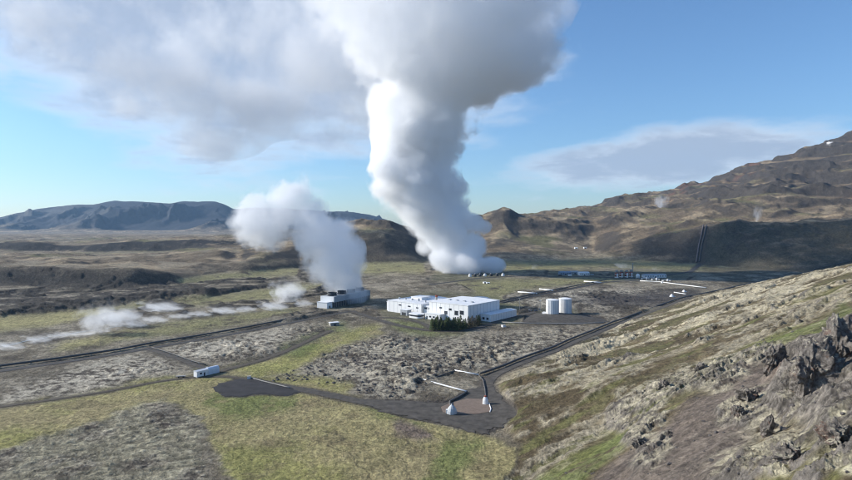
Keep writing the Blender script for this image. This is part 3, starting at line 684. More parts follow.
# ------------------------------------------------------------------ the power plant (long axis u, depth axis v)
P2 = at(468, 323); P1 = at(382, 311)
ux = Vector((P1.x - P2.x, P1.y - P2.y, 0)).normalized()
RZ = math.atan2(ux.y, ux.x)                         # local +x runs to the left along the long front; local -y is away from the camera
def hall(name, label, u0, u1, v0, v1, h, rise, windows, cat='building', base=P2, rz=RZ, seamstep=6.0, roof='white2', group=None, wall='white', dz=-.3):
    """v counts away from the camera: local y = -v"""
    t = empty(name, (base.x, base.y, base.z + dz), rz); tag(t, label, cat, group)
    y0, y1 = -v1, -v0
    um = (u0 + u1) / 2; o = .35
    r = MB(); vs = [(u0 - o, y0 - o, h + .003), (u1 + o, y0 - o, h + .003), (u1 + o, y1 + o, h + .003), (u0 - o, y1 + o, h + .003),
                    (u0 - o, y0 - o, h + .5), (u1 + o, y0 - o, h + .5), (u1 + o, y1 + o, h + .5), (u0 - o, y1 + o, h + .5), (um, y0 - o, h + .5 + rise), (um, y1 + o, h + .5 + rise)]
    r.add(vs, [(3, 2, 1, 0), (0, 1, 5, 8, 4), (1, 2, 6, 5), (2, 3, 7, 9, 6), (3, 0, 4, 7), (4, 8, 9, 7), (8, 5, 6, 9)]); r.build('roof', MT[roof], t)
    s = MB().box(u0, u1, y0, y1, 0, h)
    q = u0 + seamstep
    while q < u1 - 1:
        s.box(q - .12, q + .12, y1 - .05, y1 + .06, .3, h - .05); q += seamstep
    q = y0 + seamstep
    while q < y1 - 1:
        s.box(u0 - .06, u0 + .05, q - .14, q + .14, .3, h - .05); s.box(u1 - .05, u1 + .06, q - .12, q + .12, .3, h - .05); q += seamstep
    s.build('wall', None, t, mats=[MT[wall], MT['seam']], fm=[0] * 6 + [1] * (len(s.f) - 6))
    for (wu, wz, ww, wh) in windows:
        wn = MB().box(wu - ww / 2, wu + ww / 2, y1 - .05, y1 + .12, wz - wh / 2, wz + wh / 2).build('window', MT['glass'], t)
        f = MB()
        for a, b_, c_, d_ in ((wu - ww / 2 - .2, wu - ww / 2, wz - wh / 2, wz + wh / 2), (wu + ww / 2, wu + ww / 2 + .2, wz - wh / 2, wz + wh / 2), (wu - ww / 2 - .2, wu + ww / 2 + .2, wz + wh / 2, wz + wh / 2 + .2), (wu - ww / 2 - .2, wu + ww / 2 + .2, wz - wh / 2 - .2, wz - wh / 2)):
            f.box(a, b_, y1 - .05, y1 + .16, c_, d_)
        f.build('frame', MT['seam'], wn)
    return t


hA_ = hall('turbine_hall', 'tall white turbine hall with blue shaded right end wall, behind the dark conifers', 0, 52, 0, 58, 17.6, .5,
           [(8, 10, 5, 4), (15, 9, 4.5, 4.5), (23, 12, 3.5, 2), (29, 8, 4, 3.2), (36, 12.5, 3, 1.4)])
g_ = MB().box(16, 19.5, 0, .35, 0, 4.4).build('door', MT['seam'], hA_)
for i in range(4):
    cx = 10 + i * 10; MB().box(cx - 1.2, cx + 1.2, -22, -19.6, 17.9, 19.4).build('roof_vent', MT['grey'], hA_)
hB_ = hall('heating_hall', 'long white hall with low pitched roof at the left end of the plant', 66, 118, 3, 62, 12.8, 1.2,
           [(72, 8.6, 3, 1.2), (84, 9.2, 4, 1.2), (98, 9.4, 4, 1.2)])
hall('link_building', 'lower white block with dark clerestory windows between the two plant halls', 52.4, 65.6, 6, 50, 10.5, .6, [(56, 8.8, 4, 1.8), (62, 8.8, 4, 1.8)])
hall('end_bay', 'narrow white step-down bay at the far left end of the plant', 118.4, 124, 8, 50, 10.2, .5, [])
hall('front_annex', 'low white annex with a window band against the turbine hall front', 30, 50, -9, -.1, 6.2, .4, [(33, 3.4, 2.6, 1.6), (38, 3.4, 2.6, 1.6), (43, 3.4, 2.6, 1.6), (47.5, 2, 1.6, 3.2)])
hall('roof_plant_room', 'white box-like plant room on the flat roof of the left hall', 84, 100, 24, 40, 3.4, .2, [(88, 1.8, 2, 1)], dz=12.9)
for i in range(5):
    cx = 71 + i * 10; MB().lathe([(.9, 13.2), (.9, 15.4), (1.3, 15.5), (1.2, 16)], cx, -16, 10).build('roof_vent', MT['grey'], hB_)
# round-cornered reception block in front
t = empty('reception_block', (P2.x, P2.y, P2.z - .3), RZ); tag(t, 'small white rounded block with dark window band in front of the plant', 'building')
poly = [(62 + 8 * math.copysign(abs(math.cos(a)) ** .5, math.cos(a)), 9 + 5.5 * math.copysign(abs(math.sin(a)) ** .5, math.sin(a))) for a in np.linspace(0, 2 * math.pi, 33)[:-1]]
MB().prism(poly, 0, 2.2).build('wall', MT['white'], t); MB().prism([(62 + (q - 62) * .96, 9 + (w_ - 9) * .96) for q, w_ in poly], 2.2, 3.9).build('window', MT['glass'], t)
MB().prism([(62 + (q - 62) * 1.03, 9 + (w_ - 9) * 1.03) for q, w_ in poly], 3.9, 5.2).build('roof', MT['white2'], t)
t = empty('porch_block', (P2.x, P2.y, P2.z - .3), RZ); tag(t, 'lean-to block with shade-grey wall against the left hall front', 'building')
MB().box(78, 88, .1, 7, 0, 6.2).build('wall', MT['grey'], t); MB().box(77.6, 88.4, .1, 7.4, 6.2, 6.7).build('roof', MT['white2'], t)  # wall shade is put into its grey colour
MB().box(80, 86, 6.95, 7.1, 0, 3.6).build('door', MT['dark'], t)
# round low building behind with dark ring
def uv(u, v, z=0):
    vx = Vector((-ux.y, ux.x, 0)); vx = vx if vx.y > 0 else -vx
    p = P2 + ux * u + vx * v; p.z = P2.z - .3 + z; return p


c = uv(40, 78); t = empty('round_building', c); tag(t, 'low round white building with dark rim behind the plant halls', 'building')
MB().lathe([(15, 0), (15, 10.5), (14.6, 10.6)], n=40).build('wall', MT['white'], t)
MB().lathe([(15.5, 10.603), (15.5, 12.5), (9, 15.6), (.5, 16)], n=40).build('roof', MT['blue'], t)
# chimney on the link block
c = uv(60, 22, 11.1); t = empty('roof_stack', c); tag(t, 'grey vent stack with rusty cap rising from the plant roof', 'chimney')
MB().lathe([(1.5, -1), (1.5, 1), (1.25, 1.2), (1.15, 9)], n=16).build('pipe', MT['conc'], t, smooth=False)
MB().lathe([(1.4, 9.003), (1.6, 9.4), (1.6, 10.2), (1.2, 10.8)], n=16).build('cap', MT['red'], t)
# workshop to the right
B2 = at(490.7, 322); B1 = at(479.6, 317.8); bz = math.atan2(B1.y - B2.y, B1.x - B2.x)
hall('workshop', 'low white workshop with bluish long side, right of the turbine hall', 0, 13, 0, 50, 7, .7, [(4, 3.2, 2.6, 2.2), (9, 3.2, 2.6, 2.2)], base=B2, rz=RZ, seamstep=5)

# ------------------------------------------------------------------ cooling tower
K0 = at(334, 307.6); K1 = at(371.5, 299.6); kv = Vector((K1.x - K0.x, K1.y - K0.y, 0)); KL = kv.length; kz = math.atan2(kv.y, kv.x)
t = empty('cooling_tower', (K0.x, K0.y, K0.z - .2), kz); tag(t, 'long cooling tower with shade-grey walls and four round fan stacks, under the white steam', 'cooling tower')
KL = 80; KW = 20
MB().box(.6, KL - .6, .6, KW - .6, 0, 6.3).build('louvre', MT['dark'], t)
MB().box(0, KL, 0, KW, 6.303, 13.2).build('wall', MT['grey'], t)  # grey puts the shade of the long side into the wall colour
MB().box(-.25, -.003, -.1, KW + .1, 6.8, 13.2).build('sunlit_end', MT['white'], t)  # white sheet paints the sunlit left end brighter than the walls
for i in range(17):
    MB().box(i * 5 - .36 if i else .01, i * 5, -.08, .5, 0, 6.25).build('pillar', MT['conc'], t)
for i in range(4):
    for q in (0, ):
        s = MB().box(i * 20 + 9.6, i * 20 + 10.4, -.12, -.003, 6.5, 13.0); s.build('panel_seam', MT['seam'], t)
    cxx = 10 + i * 20
    f = MB().lathe([(6.2, 13.2), (5.6, 14.2), (5.3, 15.6), (5.6, 17.2), (5.2, 17.2), (4.9, 15.6), (5.2, 13.4)], cxx, KW / 2, 28).build('fan_stack', MT['dark'], t, smooth=True)
    s = MB(); s.lathe([(.7, 15.2), (.7, 16)], cxx, KW / 2, 10)
    for q in range(6):
        a = q * math.pi / 3; s.tube([(cxx, KW / 2, 15.6), (cxx + 4.6 * math.cos(a), KW / 2 + 4.6 * math.sin(a), 15.7)], .28, 5)
    s.build('fan', MT['grey'], f)
rl = MB()
for i in range(28):
    rl.box(i * 2.9 + .5, i * 2.9 + .6, .15, .25, 13.2, 14.2)
rl.box(.4, 79.5, .12, .28, 14.2, 14.32); rl.build('railing', MT['grey'], t)
t = empty('pump_house', (K0.x, K0.y, K0.z - .2), kz); tag(t, 'small white box building at the near end of the cooling tower', 'building')
MB().box(-11, -.6, 2, 17, 0, 7).build('wall', MT['white'], t); MB().box(-11.3, -.5, 1.7, 17.3, 7, 7.5).build('roof', MT['white2'], t)
MB().box(-7, -4.4, 1.85, 1.995, 0, 3).build('door', MT['dark'], t)
# hut in the field
p = at(334, 325.5); t = empty('hut', p, .5); tag(t, 'small pale concrete hut alone by the road left of the plant', 'hut')
MB().box(-4.5, 4.5, -2.6, 2.6, -.3, 3).build('wall', MT['conc'], t); MB().box(-4.8, 4.8, -2.9, 2.9, 3, 3.4).build('roof', MT['white2'], t); MB().box(-1, 1, -2.7, -2.603, 0, 2.1).build('door', MT['dark'], t)

# ------------------------------------------------------------------ tanks
def tank(px, py, label):
    p = at(px, py); p.z += 1.6; t = empty('storage_tank', p); tag(t, label, 'tank', 'white storage tanks on the gravel mound')
    MB().lathe([(7.0, 0), (7.0, 15.6)], n=56).build('shell', MT['white'], t, smooth=False)
    MB().lathe([(7.15, 15.603), (7.15, 15.9), (4, 16.6), (.3, 16.9)], n=40).build('roof', MT['white2'], t)
    s = MB()
    for k in range(28):
        a = 2 * math.pi * k / 28; s.box(7.02 * math.cos(a) - .08, 7.02 * math.cos(a) + .08, 7.02 * math.sin(a) - .08, 7.02 * math.sin(a) + .08, .3, 15.5)
    s.build('seam', MT['seam'], t)
    MB().lathe([(7.9, -1.6), (7.6, -.003)], n=40).build('base', MT['conc'], t)
    l = MB(); a = R(-140)
    cx_, cy_ = 7.4 * math.cos(a), 7.4 * math.sin(a)
    l.tube([(cx_ - .3, cy_, 0), (cx_ - .3, cy_, 16.5)], .06, 5); l.tube([(cx_ + .3, cy_, 0), (cx_ + .3, cy_, 16.5)], .06, 5)
    for k in range(30): l.tube([(cx_ - .3, cy_, .5 + k * .53), (cx_ + .3, cy_, .5 + k * .53)], .04, 4)
    l.build('ladder', MT['grey'], t)


tank(552.4, 315.6, 'white cylindrical storage tank, the nearer and left one of the pair')
tank(565.2, 314.0, 'white cylindrical storage tank standing behind and right of the other')
p = at(545.5, 315.3); t = empty('valve_house', p + Vector((0, 0, .8)), RZ); tag(t, 'low pale valve house at the foot of the left tank', 'building')
MB().box(-3, 3, -2, 2, 0, 2.4).build('wall', MT['white'], t); MB().box(-3.2, 3.2, -2.2, 2.2, 2.4, 2.7).build('roof', MT['white2'], t)
for (px, py, hgt, lb) in ((519.5, 311, 15, 'thin pale lamp mast standing on grass right of the workshop'), (540.2, 311, 12, 'thin pale lamp mast just left of the storage tanks')):
    p = at(px, py); t = empty('lamp_mast', p); tag(t, lb, 'mast', 'lamp masts by the tanks')
    MB().tube([(0, 0, 0), (0, 0, hgt)], .28, 8).build('pole', MT['conc'], t); MB().box(-1.2, 1.2, -.2, .2, hgt, hgt + .35).build('lamp_head', MT['white'], t)


def car(px, py, rz, paint, label):
    p = at(px, py); p.z += .3; t = empty('parked_car', p, rz); tag(t, label, 'car', 'vehicles parked by the tanks')
    b_ = MB(); b_.prism([(-2.2, -.85), (2.1, -.85), (2.3, -.5), (2.3, .5), (2.1, .85), (-2.2, .85)], .35, 1.0); b_.build('body', paint, t)
    v_s = [(-2.1, -.8, 1.003), (1.1, -.8, 1.003), (1.1, .8, 1.003), (-2.1, .8, 1.003), (-1.8, -.65, 1.7), (.4, -.65, 1.7), (.4, .65, 1.7), (-1.8, .65, 1.7)]
    MB().add(v_s, [(3, 2, 1, 0), (4, 5, 6, 7), (0, 1, 5, 4), (1, 2, 6, 5), (2, 3, 7, 6), (3, 0, 4, 7)]).build('cabin', MT['glass'], t)
    MB().box(-1.78, .38, -.62, .62, 1.703, 1.76).build('roof', paint, t)
    for sx in (-1.4, 1.4):
        for sy in (-.8, .8): MB().tube([(sx, sy - .12, .35), (sx, sy + .12, .35)], .35, 12).build('wheel', MT['tyre'], t)


cw = mat('car_white', (.75, .75, .76), .3); cb = mat('car_dark_blue', (.03, .05, .10), .3); cg = mat('car_grey', (.25, .26, .28), .3)
car(530, 311.3, .4, cw, 'white van-like car parked between the workshop and tanks'); car(527.2, 310.6, .5, cb, 'dark blue car parked behind the white one'); car(536, 311.6, .2, cb, 'dark car parked nearest to the left tank')
car(539.5, 310.2, 1.2, cg, 'grey car parked behind the left tank')

# ------------------------------------------------------------------ low cabin
p = at(206.5, 374.6); p.z += .25; a = at(216, 371.3); b0 = at(196, 376)
t = empty('site_cabin', p, math.atan2(b0.y - a.y, b0.x - a.x)); tag(t, 'low white cabin of two joined boxes beside the dark gravel yard', 'cabin')
MB().box(-.3, 8.2, -1.9, 1.9, -.3, 3.7).build('wall', MT['white'], t)
MB().add([(-.4, -2.1, 3.703), (8.5, -2.1, 3.703), (8.5, 2.1, 3.703), (-.4, 2.1, 3.703), (-.4, 0, 4.3), (8.5, 0, 4.3)], [(3, 2, 1, 0), (0, 1, 5, 4), (2, 3, 4, 5), (1, 2, 5), (3, 0, 4)]).build('roof', MT['white2'], t)
arc = [(-2.1, -.3)] + [(2.1 * -math.cos(q), 2.4 + 2.1 * math.sin(q)) for q in np.linspace(0, math.pi, 13)] + [(2.1, -.3)]
n_ = len(arc); vs = [(-8.4, yy, zz) for yy, zz in arc] + [(-.31, yy, zz) for yy, zz in arc]
mesh_obj('arched_wing', vs, [tuple(range(n_))[::-1], tuple(range(n_, 2 * n_))] + [(i, (i + 1) % n_, n_ + (i + 1) % n_, n_ + i) for i in range(n_)], MT['tarp'], t)
MB().box(2.2, 3.2, 1.85, 1.97, -.3, 2.1).build('door', MT['dark'], t); wn = MB().box(4.6, 6.0, 1.85, 1.96, 1.3, 2.4).build('window', MT['glass'], t); MB().box(4.4, 6.2, 1.9, 1.99, 2.4, 2.55).build('frame', MT['seam'], wn)
t = empty('water_tank', at(201.3, 376.2)); tag(t, 'small white round tank at the front corner of the low cabin', 'tank'); MB().lathe([(1.0, 0), (1.05, 1.5), (.6, 1.9), (.1, 2.0)], n=16).build('shell', MT['white'], t, smooth=True); MB().lathe([(.2, 2.0), (.2, 2.3)], n=8).build('lid', MT['grey'], t)
p = at(181, 377.5); t = empty('trailer', p, .3); tag(t, 'low grey flat trailer left of the white cabin', 'trailer')
MB().box(-3, 3, -1.1, 1.1, .7, 1.2).build('deck', MT['conc'], t)
for sx in (-1.5, 1.5):
    for sy in (-1, 1): MB().tube([(sx, sy - .12, .4), (sx, sy + .12, .4)], .4, 12).build('wheel', MT['tyre'], t)

# ------------------------------------------------------------------ well site with its domes and pipes
pd = [(441, 408), (450, 404), (467, 399.5), (486, 400), (492, 412), (478, 415), (455, 415), (443, 413)]
P_ = [at(*q) for q in pd]
tag(mesh_obj('earth_pad', [(q.x, q.y, .62) for q in P_] + [(q.x, q.y, .1) for q in P_], [tuple(range(8))] + [(i, i + 8, (i + 1) % 8 + 8, (i + 1) % 8) for i in range(8)], MT['rust']), kind='structure')
p = at(451.8, 414.3); p.z = .6; t = empty('well_dome', p); tag(t, 'pale pointed dome hut over a borehole, on the brown pad', 'dome hut')
N = 12; v = []; f = []
prof = [(2.85, 0), (2.7, 1.3), (2.1, 2.7), (1.2, 3.8), (.35, 4.5), (.25, 4.7)]
MB().lathe(prof, n=10).build('shell', mat('grey_white_shell', (.50, .52, .53), .5), t)
MB().box(-3.1, -2.2, -.7, .7, 0, 2.0).build('door_frame', MT['white'], t); MB().lathe([(.3, 4.7), (.34, 5.1), (.2, 5.2)], n=8).build('vent', MT['grey'], t)
p = at(485.4, 404.6); p.z = .6; t = empty('well_cover', p, .2); tag(t, 'small white borehole cover with reddish top at the pad right edge', 'well cover')
MB().lathe([(1.7, 0), (1.6, 2.2), (1.0, 3.6), (.7, 3.8)], n=10).build('shell', MT['white'], t); MB().lathe([(.75, 3.803), (.75, 4.4), (.3, 4.6)], n=10).build('cap', MT['red'], t)


def pipeline(name, pix, r, m, label, lift=1.2, posts=True, step=14, cat='pipeline', group=None):
    P = [at(*q) for q in pix]; Q = []
    for a, b in zip(P, P[1:]):
        n = max(2, int((b - a).length / step)); Q += [a.lerp(b, i / n) for i in range(n)]
    Q.append(P[-1]); t = empty(name, Q[0]); tag(t, label, cat, group); o = Q[0]
    L = [Vector((q.x - o.x, q.y - o.y, float(H0(q.x, q.y)) + lift - o.z)) for q in Q]
    MB().tube(L, r, 10).build('pipe', m, t, smooth=True)
    if posts:
        for i in range(1, len(L) - 1, max(1, len(L) // 60)):
            l = L[i]; MB().box(l.x - .3, l.x + .3, l.y - .3, l.y + .3, l.z - lift - 1.5, l.z - r * .8).build('support', MT['conc'], t)
    return t


pipeline('pipeline', [(423.3, 381), (445, 387), (467, 393)], .45, MT['white'], 'white pipe crossing the lava just above the brown well pad', .9, step=8)
pipeline('pipeline', [(454.7, 371.6), (478.7, 376)], .45, MT['white'], 'short white pipe on the lava, farther of the two white pipes', .9, step=8)
pipeline('pipeline', [(424, 381.5), (432, 380), (454.7, 372)], .4, MT['pipedark'], 'dark weathered pipe joining the left ends of the two white pipes', .9, step=8)
pipeline('pipeline', [(467, 393.5), (459, 398.5), (450, 403), (450, 406), (452, 409)], .6, MT['pipedark'], 'dark pipe running from the white pipe down to the dome hut', 1.0, step=6)
pipeline('pipeline', [(479, 376.5), (483, 381), (485, 390), (486, 401)], .35, MT['pipedark'], 'dark pipe beside the gravel road leading to the red-topped cover', .8, step=6)
pipeline('pipeline', [(489, 404), (491, 410), (490, 413)], .3, MT['white'], 'short white pipe below the red-topped borehole cover', .6, step=4)
pipeline('pipeline', [(480, 375.5), (505, 367), (535, 355), (565, 343), (590, 333), (612, 323.5), (640, 313.5), (668, 303.5), (700, 295), (740, 286.4), (780, 277.6), (815, 269.4), (851, 261.6), (900, 250)], .8, MT['pipedark'], 'long dark pipeline beside the gravel road and along the ridge edge at right', 1.5, step=14)
pipeline('pipeline', [(-60, 376.5), (0, 368), (60, 360), (120, 351), (150, 345), (200, 337), (250, 328), (300, 318), (322, 311)], .8, MT['pipedark'], 'long dark pipeline beside the asphalt road on the left plain', 1.6, step=14)
pipeline('pipeline', [(152, 348.5), (170, 354), (192, 362), (206, 366)], .35, MT['pipedark'], 'dark pipe beside the short side road above the white cabin', 1.0, step=10)
pipeline('pipeline', [(248, 378), (262, 382), (280, 386.5), (290, 389)], .3, MT['conc'], 'pale brown pipe along the upper edge of the black yard', .8, step=7)
pipeline('pipeline', [(502, 323.5), (530, 324.5), (570, 325), (604, 324)], .55, MT['conc'], 'pale pipe passing in front of the tank mound', 1.3, step=10)
pipeline('pipeline', [(500, 303), (540, 294), (580, 286), (600, 282), (606, 281)], .8, MT['pipedark'], 'dark pipeline running from the plant to the separator station', 2.0, step=18)
for q, lb in (([(518, 293.5), (537, 295)], 'white expansion loop of pipe on the plain, nearest to the plant'), ([(539.5, 290.4), (553, 292)], 'white expansion loop of pipe on the plain, middle one'), ([(584, 282.6), (601, 283.8)], 'white expansion loop of pipe on the plain beside the separators')):
    pipeline('pipe_loop', q, 1.0, MT['white'], lb, 2.2, step=12, group='white pipe loops on the far plain')
pipeline('pipeline', [(640, 282), (660, 283), (682, 286), (706, 289)], .9, MT['pipe'], 'pale pipeline leading right from the separator station', 2, step=18)
pipeline('pipeline', [(696, 263), (699, 245), (701.5, 235), (703.5, 226)], 1.5, MT['rustpipe'], 'thick brownish pipe climbing the hillside, left one of two', 2.4, step=14)
pipeline('pipeline', [(699, 262.6), (702, 245), (704.5, 235), (706.5, 226)], 1.4, MT['pipedark'], 'dark pipe climbing the hillside, right one of two', 2.4, step=14)

# pale low block and blocks beside the yard
for (px, py, rz, s_, lb) in ((249, 379, .3, 1.1, 'white valve cabinet at the upper corner of the black yard'), (503.5, 327.5, .4, 1.6, 'small pale cabinet at the left end of the tank pipe')):
    p = at(px, py); t = empty('valve_cabinet', p, rz); tag(t, lb, 'cabinet')
    MB().box(-s_, s_, -s_, s_, 0, s_ * 1.6).build('case', MT['white2'], t); MB().box(-s_ * 1.1, s_ * 1.1, -s_ * 1.1, s_ * 1.1, s_ * 1.6, s_ * 1.8).build('lid', MT['conc'], t)

# ------------------------------------------------------------------ separator station and the far buildings
def silencer(px, py, label):
    p = at(px, py); t = empty('silencer', p); tag(t, label, 'silencer', 'steam silencers on the far plain')
    MB().lathe([(3.4, 0), (3.4, 9.5), (3.0, 10.2)], n=20).build('shell', MT['red'], t, smooth=True)
    MB().lathe([(2.9, 10.203), (2.9, 14), (2.6, 14), (2.6, 10.4)], n=20).build('stack', MT['conc'], t, smooth=True)
    s = MB()
    s.lathe([(3.55, .5), (3.55, 2.2)], n=20); s.lathe([(3.55, 6), (3.55, 6.8)], n=20); s.build('band', MT['white'], t)
    MB().box(-1.1, 1.1, -4.6, -3.2, 0, 8.5).build('end_wall', MT['white'], t)


silencer(616.6, 277.8, 'rusty red silencer with pale bands, leftmost of four'); silencer(621.3, 277.3, 'rusty red silencer with pale bands, second from left')
silencer(626.5, 277.4, 'rusty red silencer with pale bands, third from left'); silencer(631, 277, 'rusty red silencer with pale bands, rightmost of four')
p = at(632.6, 274.5); t = empty('steam_vent_stack', p); tag(t, 'thin tall vent stack behind the red silencers', 'vent stack'); MB().tube([(0, 0, 0), (0, 0, 22)], .9, 10).build('pipe', MT['conc'], t); MB().lathe([(1.3, 21), (1.3, 23)], n=10).build('cap', MT['grey'], t)


def shed(name, px, py, w_, d_, h, rz, m, label, cat='building', roof='white2', group=None, win=0):
    p = at(px, py); t = empty(name, p, rz); tag(t, label, cat, group)
    MB().box(-w_ / 2, w_ / 2, -d_ / 2, d_ / 2, -1, h).build('wall', MT[m], t)
    r = MB(); o = .3; y0, y1 = -d_ / 2 - o, d_ / 2 + o; x0, x1 = -w_ / 2 - o, w_ / 2 + o
    r.add([(x0, y0, h + .003), (x1, y0, h + .003), (x1, y1, h + .003), (x0, y1, h + .003), (x0, 0, h + d_ * .18), (x1, 0, h + d_ * .18)], [(3, 2, 1, 0), (0, 1, 5, 4), (2, 3, 4, 5), (1, 2, 5), (3, 0, 4)]); r.build('roof', MT[roof], t)
    MB().box(-1.2, 1.2, -d_ / 2 - .12, -d_ / 2 + .05, -1, 2.4).build('door', MT['dark'], t)
    for i in range(win):
        a = -w_ / 2 + (i + .5) * w_ / win; 
        if abs(a) < 2.4: continue
        MB().box(a - 1, a + 1, -d_ / 2 - .1, -d_ / 2 + .05, h * .4, h * .75).build('window', MT['glass'], t)
    return t


shed('separator_building', 654, 277.4, 44, 12, 5, .12, 'white', 'long pale separator building right of the silencers', win=9, roof='grey')
p = at(637.8, 278.2); t = empty('round_tank', p); tag(t, 'squat white round tank at the left end of the separator building', 'tank'); MB().lathe([(3.6, 0), (3.6, 6), (2, 8), (.4, 8.4)], n=20).build('shell', MT['white'], t, smooth=True); MB().lathe([(.4, 8.4), (.4, 9.5)], n=8).build('vent', MT['grey'], t)
for i, (px, py, lb) in enumerate(((646, 279.6, 'white pipe manifold in front of the separator building, left'), (656, 280.3, 'white pipe manifold in front of the separator building, middle'), (667, 281.6, 'white pipe manifold in front of the separator building, right'))):
    p = at(px, py); t = empty('pipe_manifold', p, .15); tag(t, lb, 'pipework', 'pipe manifolds by the separators')
    for q in range(3): MB().tube([(-7, q * 2.2, 0), (-7, q * 2.2, 2.5), (7, q * 2.2, 2.5), (7, q * 2.2, 0)], .55, 8).build('pipe', MT['pipe'], t)
    MB().lathe([(1.4, 0), (1.4, 4), (.6, 4.8)], 0, -2, 12).build('vessel', MT['white'], t)
shed('site_building', 564.5, 274.6, 22, 14, 4.5, .1, 'blue', 'blue-grey flat building in the far building group, left', win=5, roof='blue')
shed('site_building', 574, 273.8, 16, 12, 4.0, .1, 'grey', 'grey building in the middle of the far building group', win=4, roof='grey')
shed('site_building', 583.5, 275.2, 20, 12, 5.0, .1, 'white', 'white building at the right of the far building group', win=5)
for i, (px, py, lb) in enumerate(((560, 276, 'dark container in front of the far blue-grey building'), (570, 275.8, 'white container between the far blue-grey and white buildings'), (592, 275.2, 'grey container right of the far white building'))):
    p = at(px, py); t = empty('container', p, .2); tag(t, lb, 'container', 'containers at the far building group'); MB().box(-3.5, 3.5, -1.4, 1.4, 0, 2.7).build('box', MT[('dark', 'white', 'grey')[i]], t); MB().box(3.5, 3.6, -1.2, 1.2, .1, 2.6).build('door', MT['seam'], t)
shed('shed', 484.6, 283.6, 5, 4, 2.6, .4, 'white', 'tiny white shed right of the big plume, left of two', 'shed', group='two tiny white sheds')
shed('shed', 488, 284.0, 5, 4, 2.4, .2, 'white', 'tiny white shed right of the big plume, right of two', 'shed', group='two tiny white sheds')
for (px, py, s_, lb) in ((671.8, 297.4, 1, 'white pointed dome hut with pipe near the ridge, nearer of two'), (684, 292.4, .85, 'white dome hut near the ridge, farther of two'), (662, 283.4, .7, 'small white dome below the separator pipeline')):
    p = at(px, py); t = empty('dome_hut', p); tag(t, lb, 'dome hut', 'white borehole domes on the dark ash'); s = s_ * 3.2
    MB().lathe([(s, 0), (s * .95, s * .4), (s * .7, s * .9), (s * .25, s * 1.35), (.2, s * 1.45)], n=12).build('shell', MT['white'], t); MB().box(s * .7, s * 1.6, -.7, .7, 0, 1.6).build('porch', MT['white'], t)
pipeline('pipeline', [(674, 293), (680, 294), (686, 295)], .6, MT['white'], 'white pipe between the two dome huts near the ridge', 1.2, step=8)
# equipment row at the foot of the big plume
for i, px in enumerate((470, 475, 480, 485, 491, 497, 503)):
    p = at(px, 276.6 - i * .12); t = empty('muffler', p, .1 * i); tag(t, ['dark squat rock muffler under the big plume, %s' % q for q in ('first from left', 'second from left', 'third from left', 'middle of seven', 'fifth from left', 'sixth from left', 'rightmost')][i], 'muffler', 'mufflers at the foot of the big plume')
    MB().lathe([(3.2, 0), (3.0, 3), (2.4, 4.6)], n=10).build('shell', MT['dark' if i % 3 else 'white'], t); MB().lathe([(1.1, 4.6), (1.1, 6)], n=8).build('stack', MT['grey'], t)
for i, (px, py) in enumerate(((576, 248.5), (585, 248.2))):
    shed('cabin', px, py, 10, 6, 3, .2, 'white', ('white cabin on the far hillside, left of two', 'white cabin on the far hillside, right of two')[i], 'cabin', group='cabins on the far hillside')

# ------------------------------------------------------------------ trees in front of the plant
def spruce_mesh(seed, h, wide, n):
    r_ = random.Random(seed); V = []; Fc = []
    for i in range(n):
        t = r_.random() ** .8; zz = h * (.06 + .94 * t); rr_ = wide * (1 - t) ** .8 * (0.35 + .65 * r_.random()) + .12
        a = r_.random() * 6.283; c = Vector((rr_ * math.cos(a), rr_ * math.sin(a), zz - rr_ * .15)); s = .55 * (1.1 - .6 * t) * (.6 + .8 * r_.random())
        d1 = Vector((math.cos(a), math.sin(a), -.35 + .5 * r_.random())).normalized() * s; d2 = Vector((-math.sin(a), math.cos(a), r_.uniform(-.4, .4))) * s * .6
        b_ = len(V); V += [c - d1 * .6 - d2, c - d1 * .6 + d2, c + d1 + d2 * .3, c + d1 - d2 * .3]; Fc.append((b_, b_ + 1, b_ + 2, b_ + 3))
    return V, Fc


protos = []
for s_ in range(4):
    kind_bare = s_ == 3
    t = empty('spruce_tree' if not kind_bare else 'birch_tree', (0, 0, 0)); h = (8.5, 7.2, 6.4, 7.5)[s_]
    MB().lathe([(.22, 0), (.16, h * .5), (.04, h * .93)], n=7).build('trunk', MT['trunk'], t)
    V, Fc = spruce_mesh(s_, h, 2.3 if not kind_bare else 2.6, 620 if not kind_bare else 420)
    mesh_obj('crown', [tuple(q) for q in V], Fc, MT['needle' if not kind_bare else 'birch'], t); protos.append(t)
used = set(); tn = 0
TREES = []
for i in range(24):
    px = 432 + i * 1.45 + random.uniform(-.5, .5); TREES.append((px, 329.0 + 1.4 * math.sin(i * 1.9) + random.uniform(-.6, .9), random.choice((0, 0, 1, 2))))
for i in range(7): TREES.append((468 + i * 2.0 + random.uniform(-.5, .5), 328.0 - i * .6 + random.uniform(-.5, .6), 3 if i % 2 == 0 else random.choice((2, 3))))
TREES.sort(key=lambda q: q[0])
for i, (px, py, kd) in enumerate(TREES):
    src = protos[kd]; p = at(px, py)
    if kd in used:
        o = src.copy(); C.objects.link(o)
        for ch in src.children: q = ch.copy(); C.objects.link(q); q.parent = o
    else: o = src; used.add(kd)
    sc = random.uniform(.95, 1.65); o.location = p; o.scale = (sc, sc, sc * random.uniform(.9, 1.1)); o.rotation_euler = (0, 0, random.uniform(0, 6.28))
    if kd == 3: tag(o, 'bare brown shrub-like tree at the right end of the conifer belt', 'tree', 'bare trees right of the conifers')
    else: tag(o, 'dark green conifer in the dense belt before the turbine hall', 'tree', 'dark conifers in front of the plant')

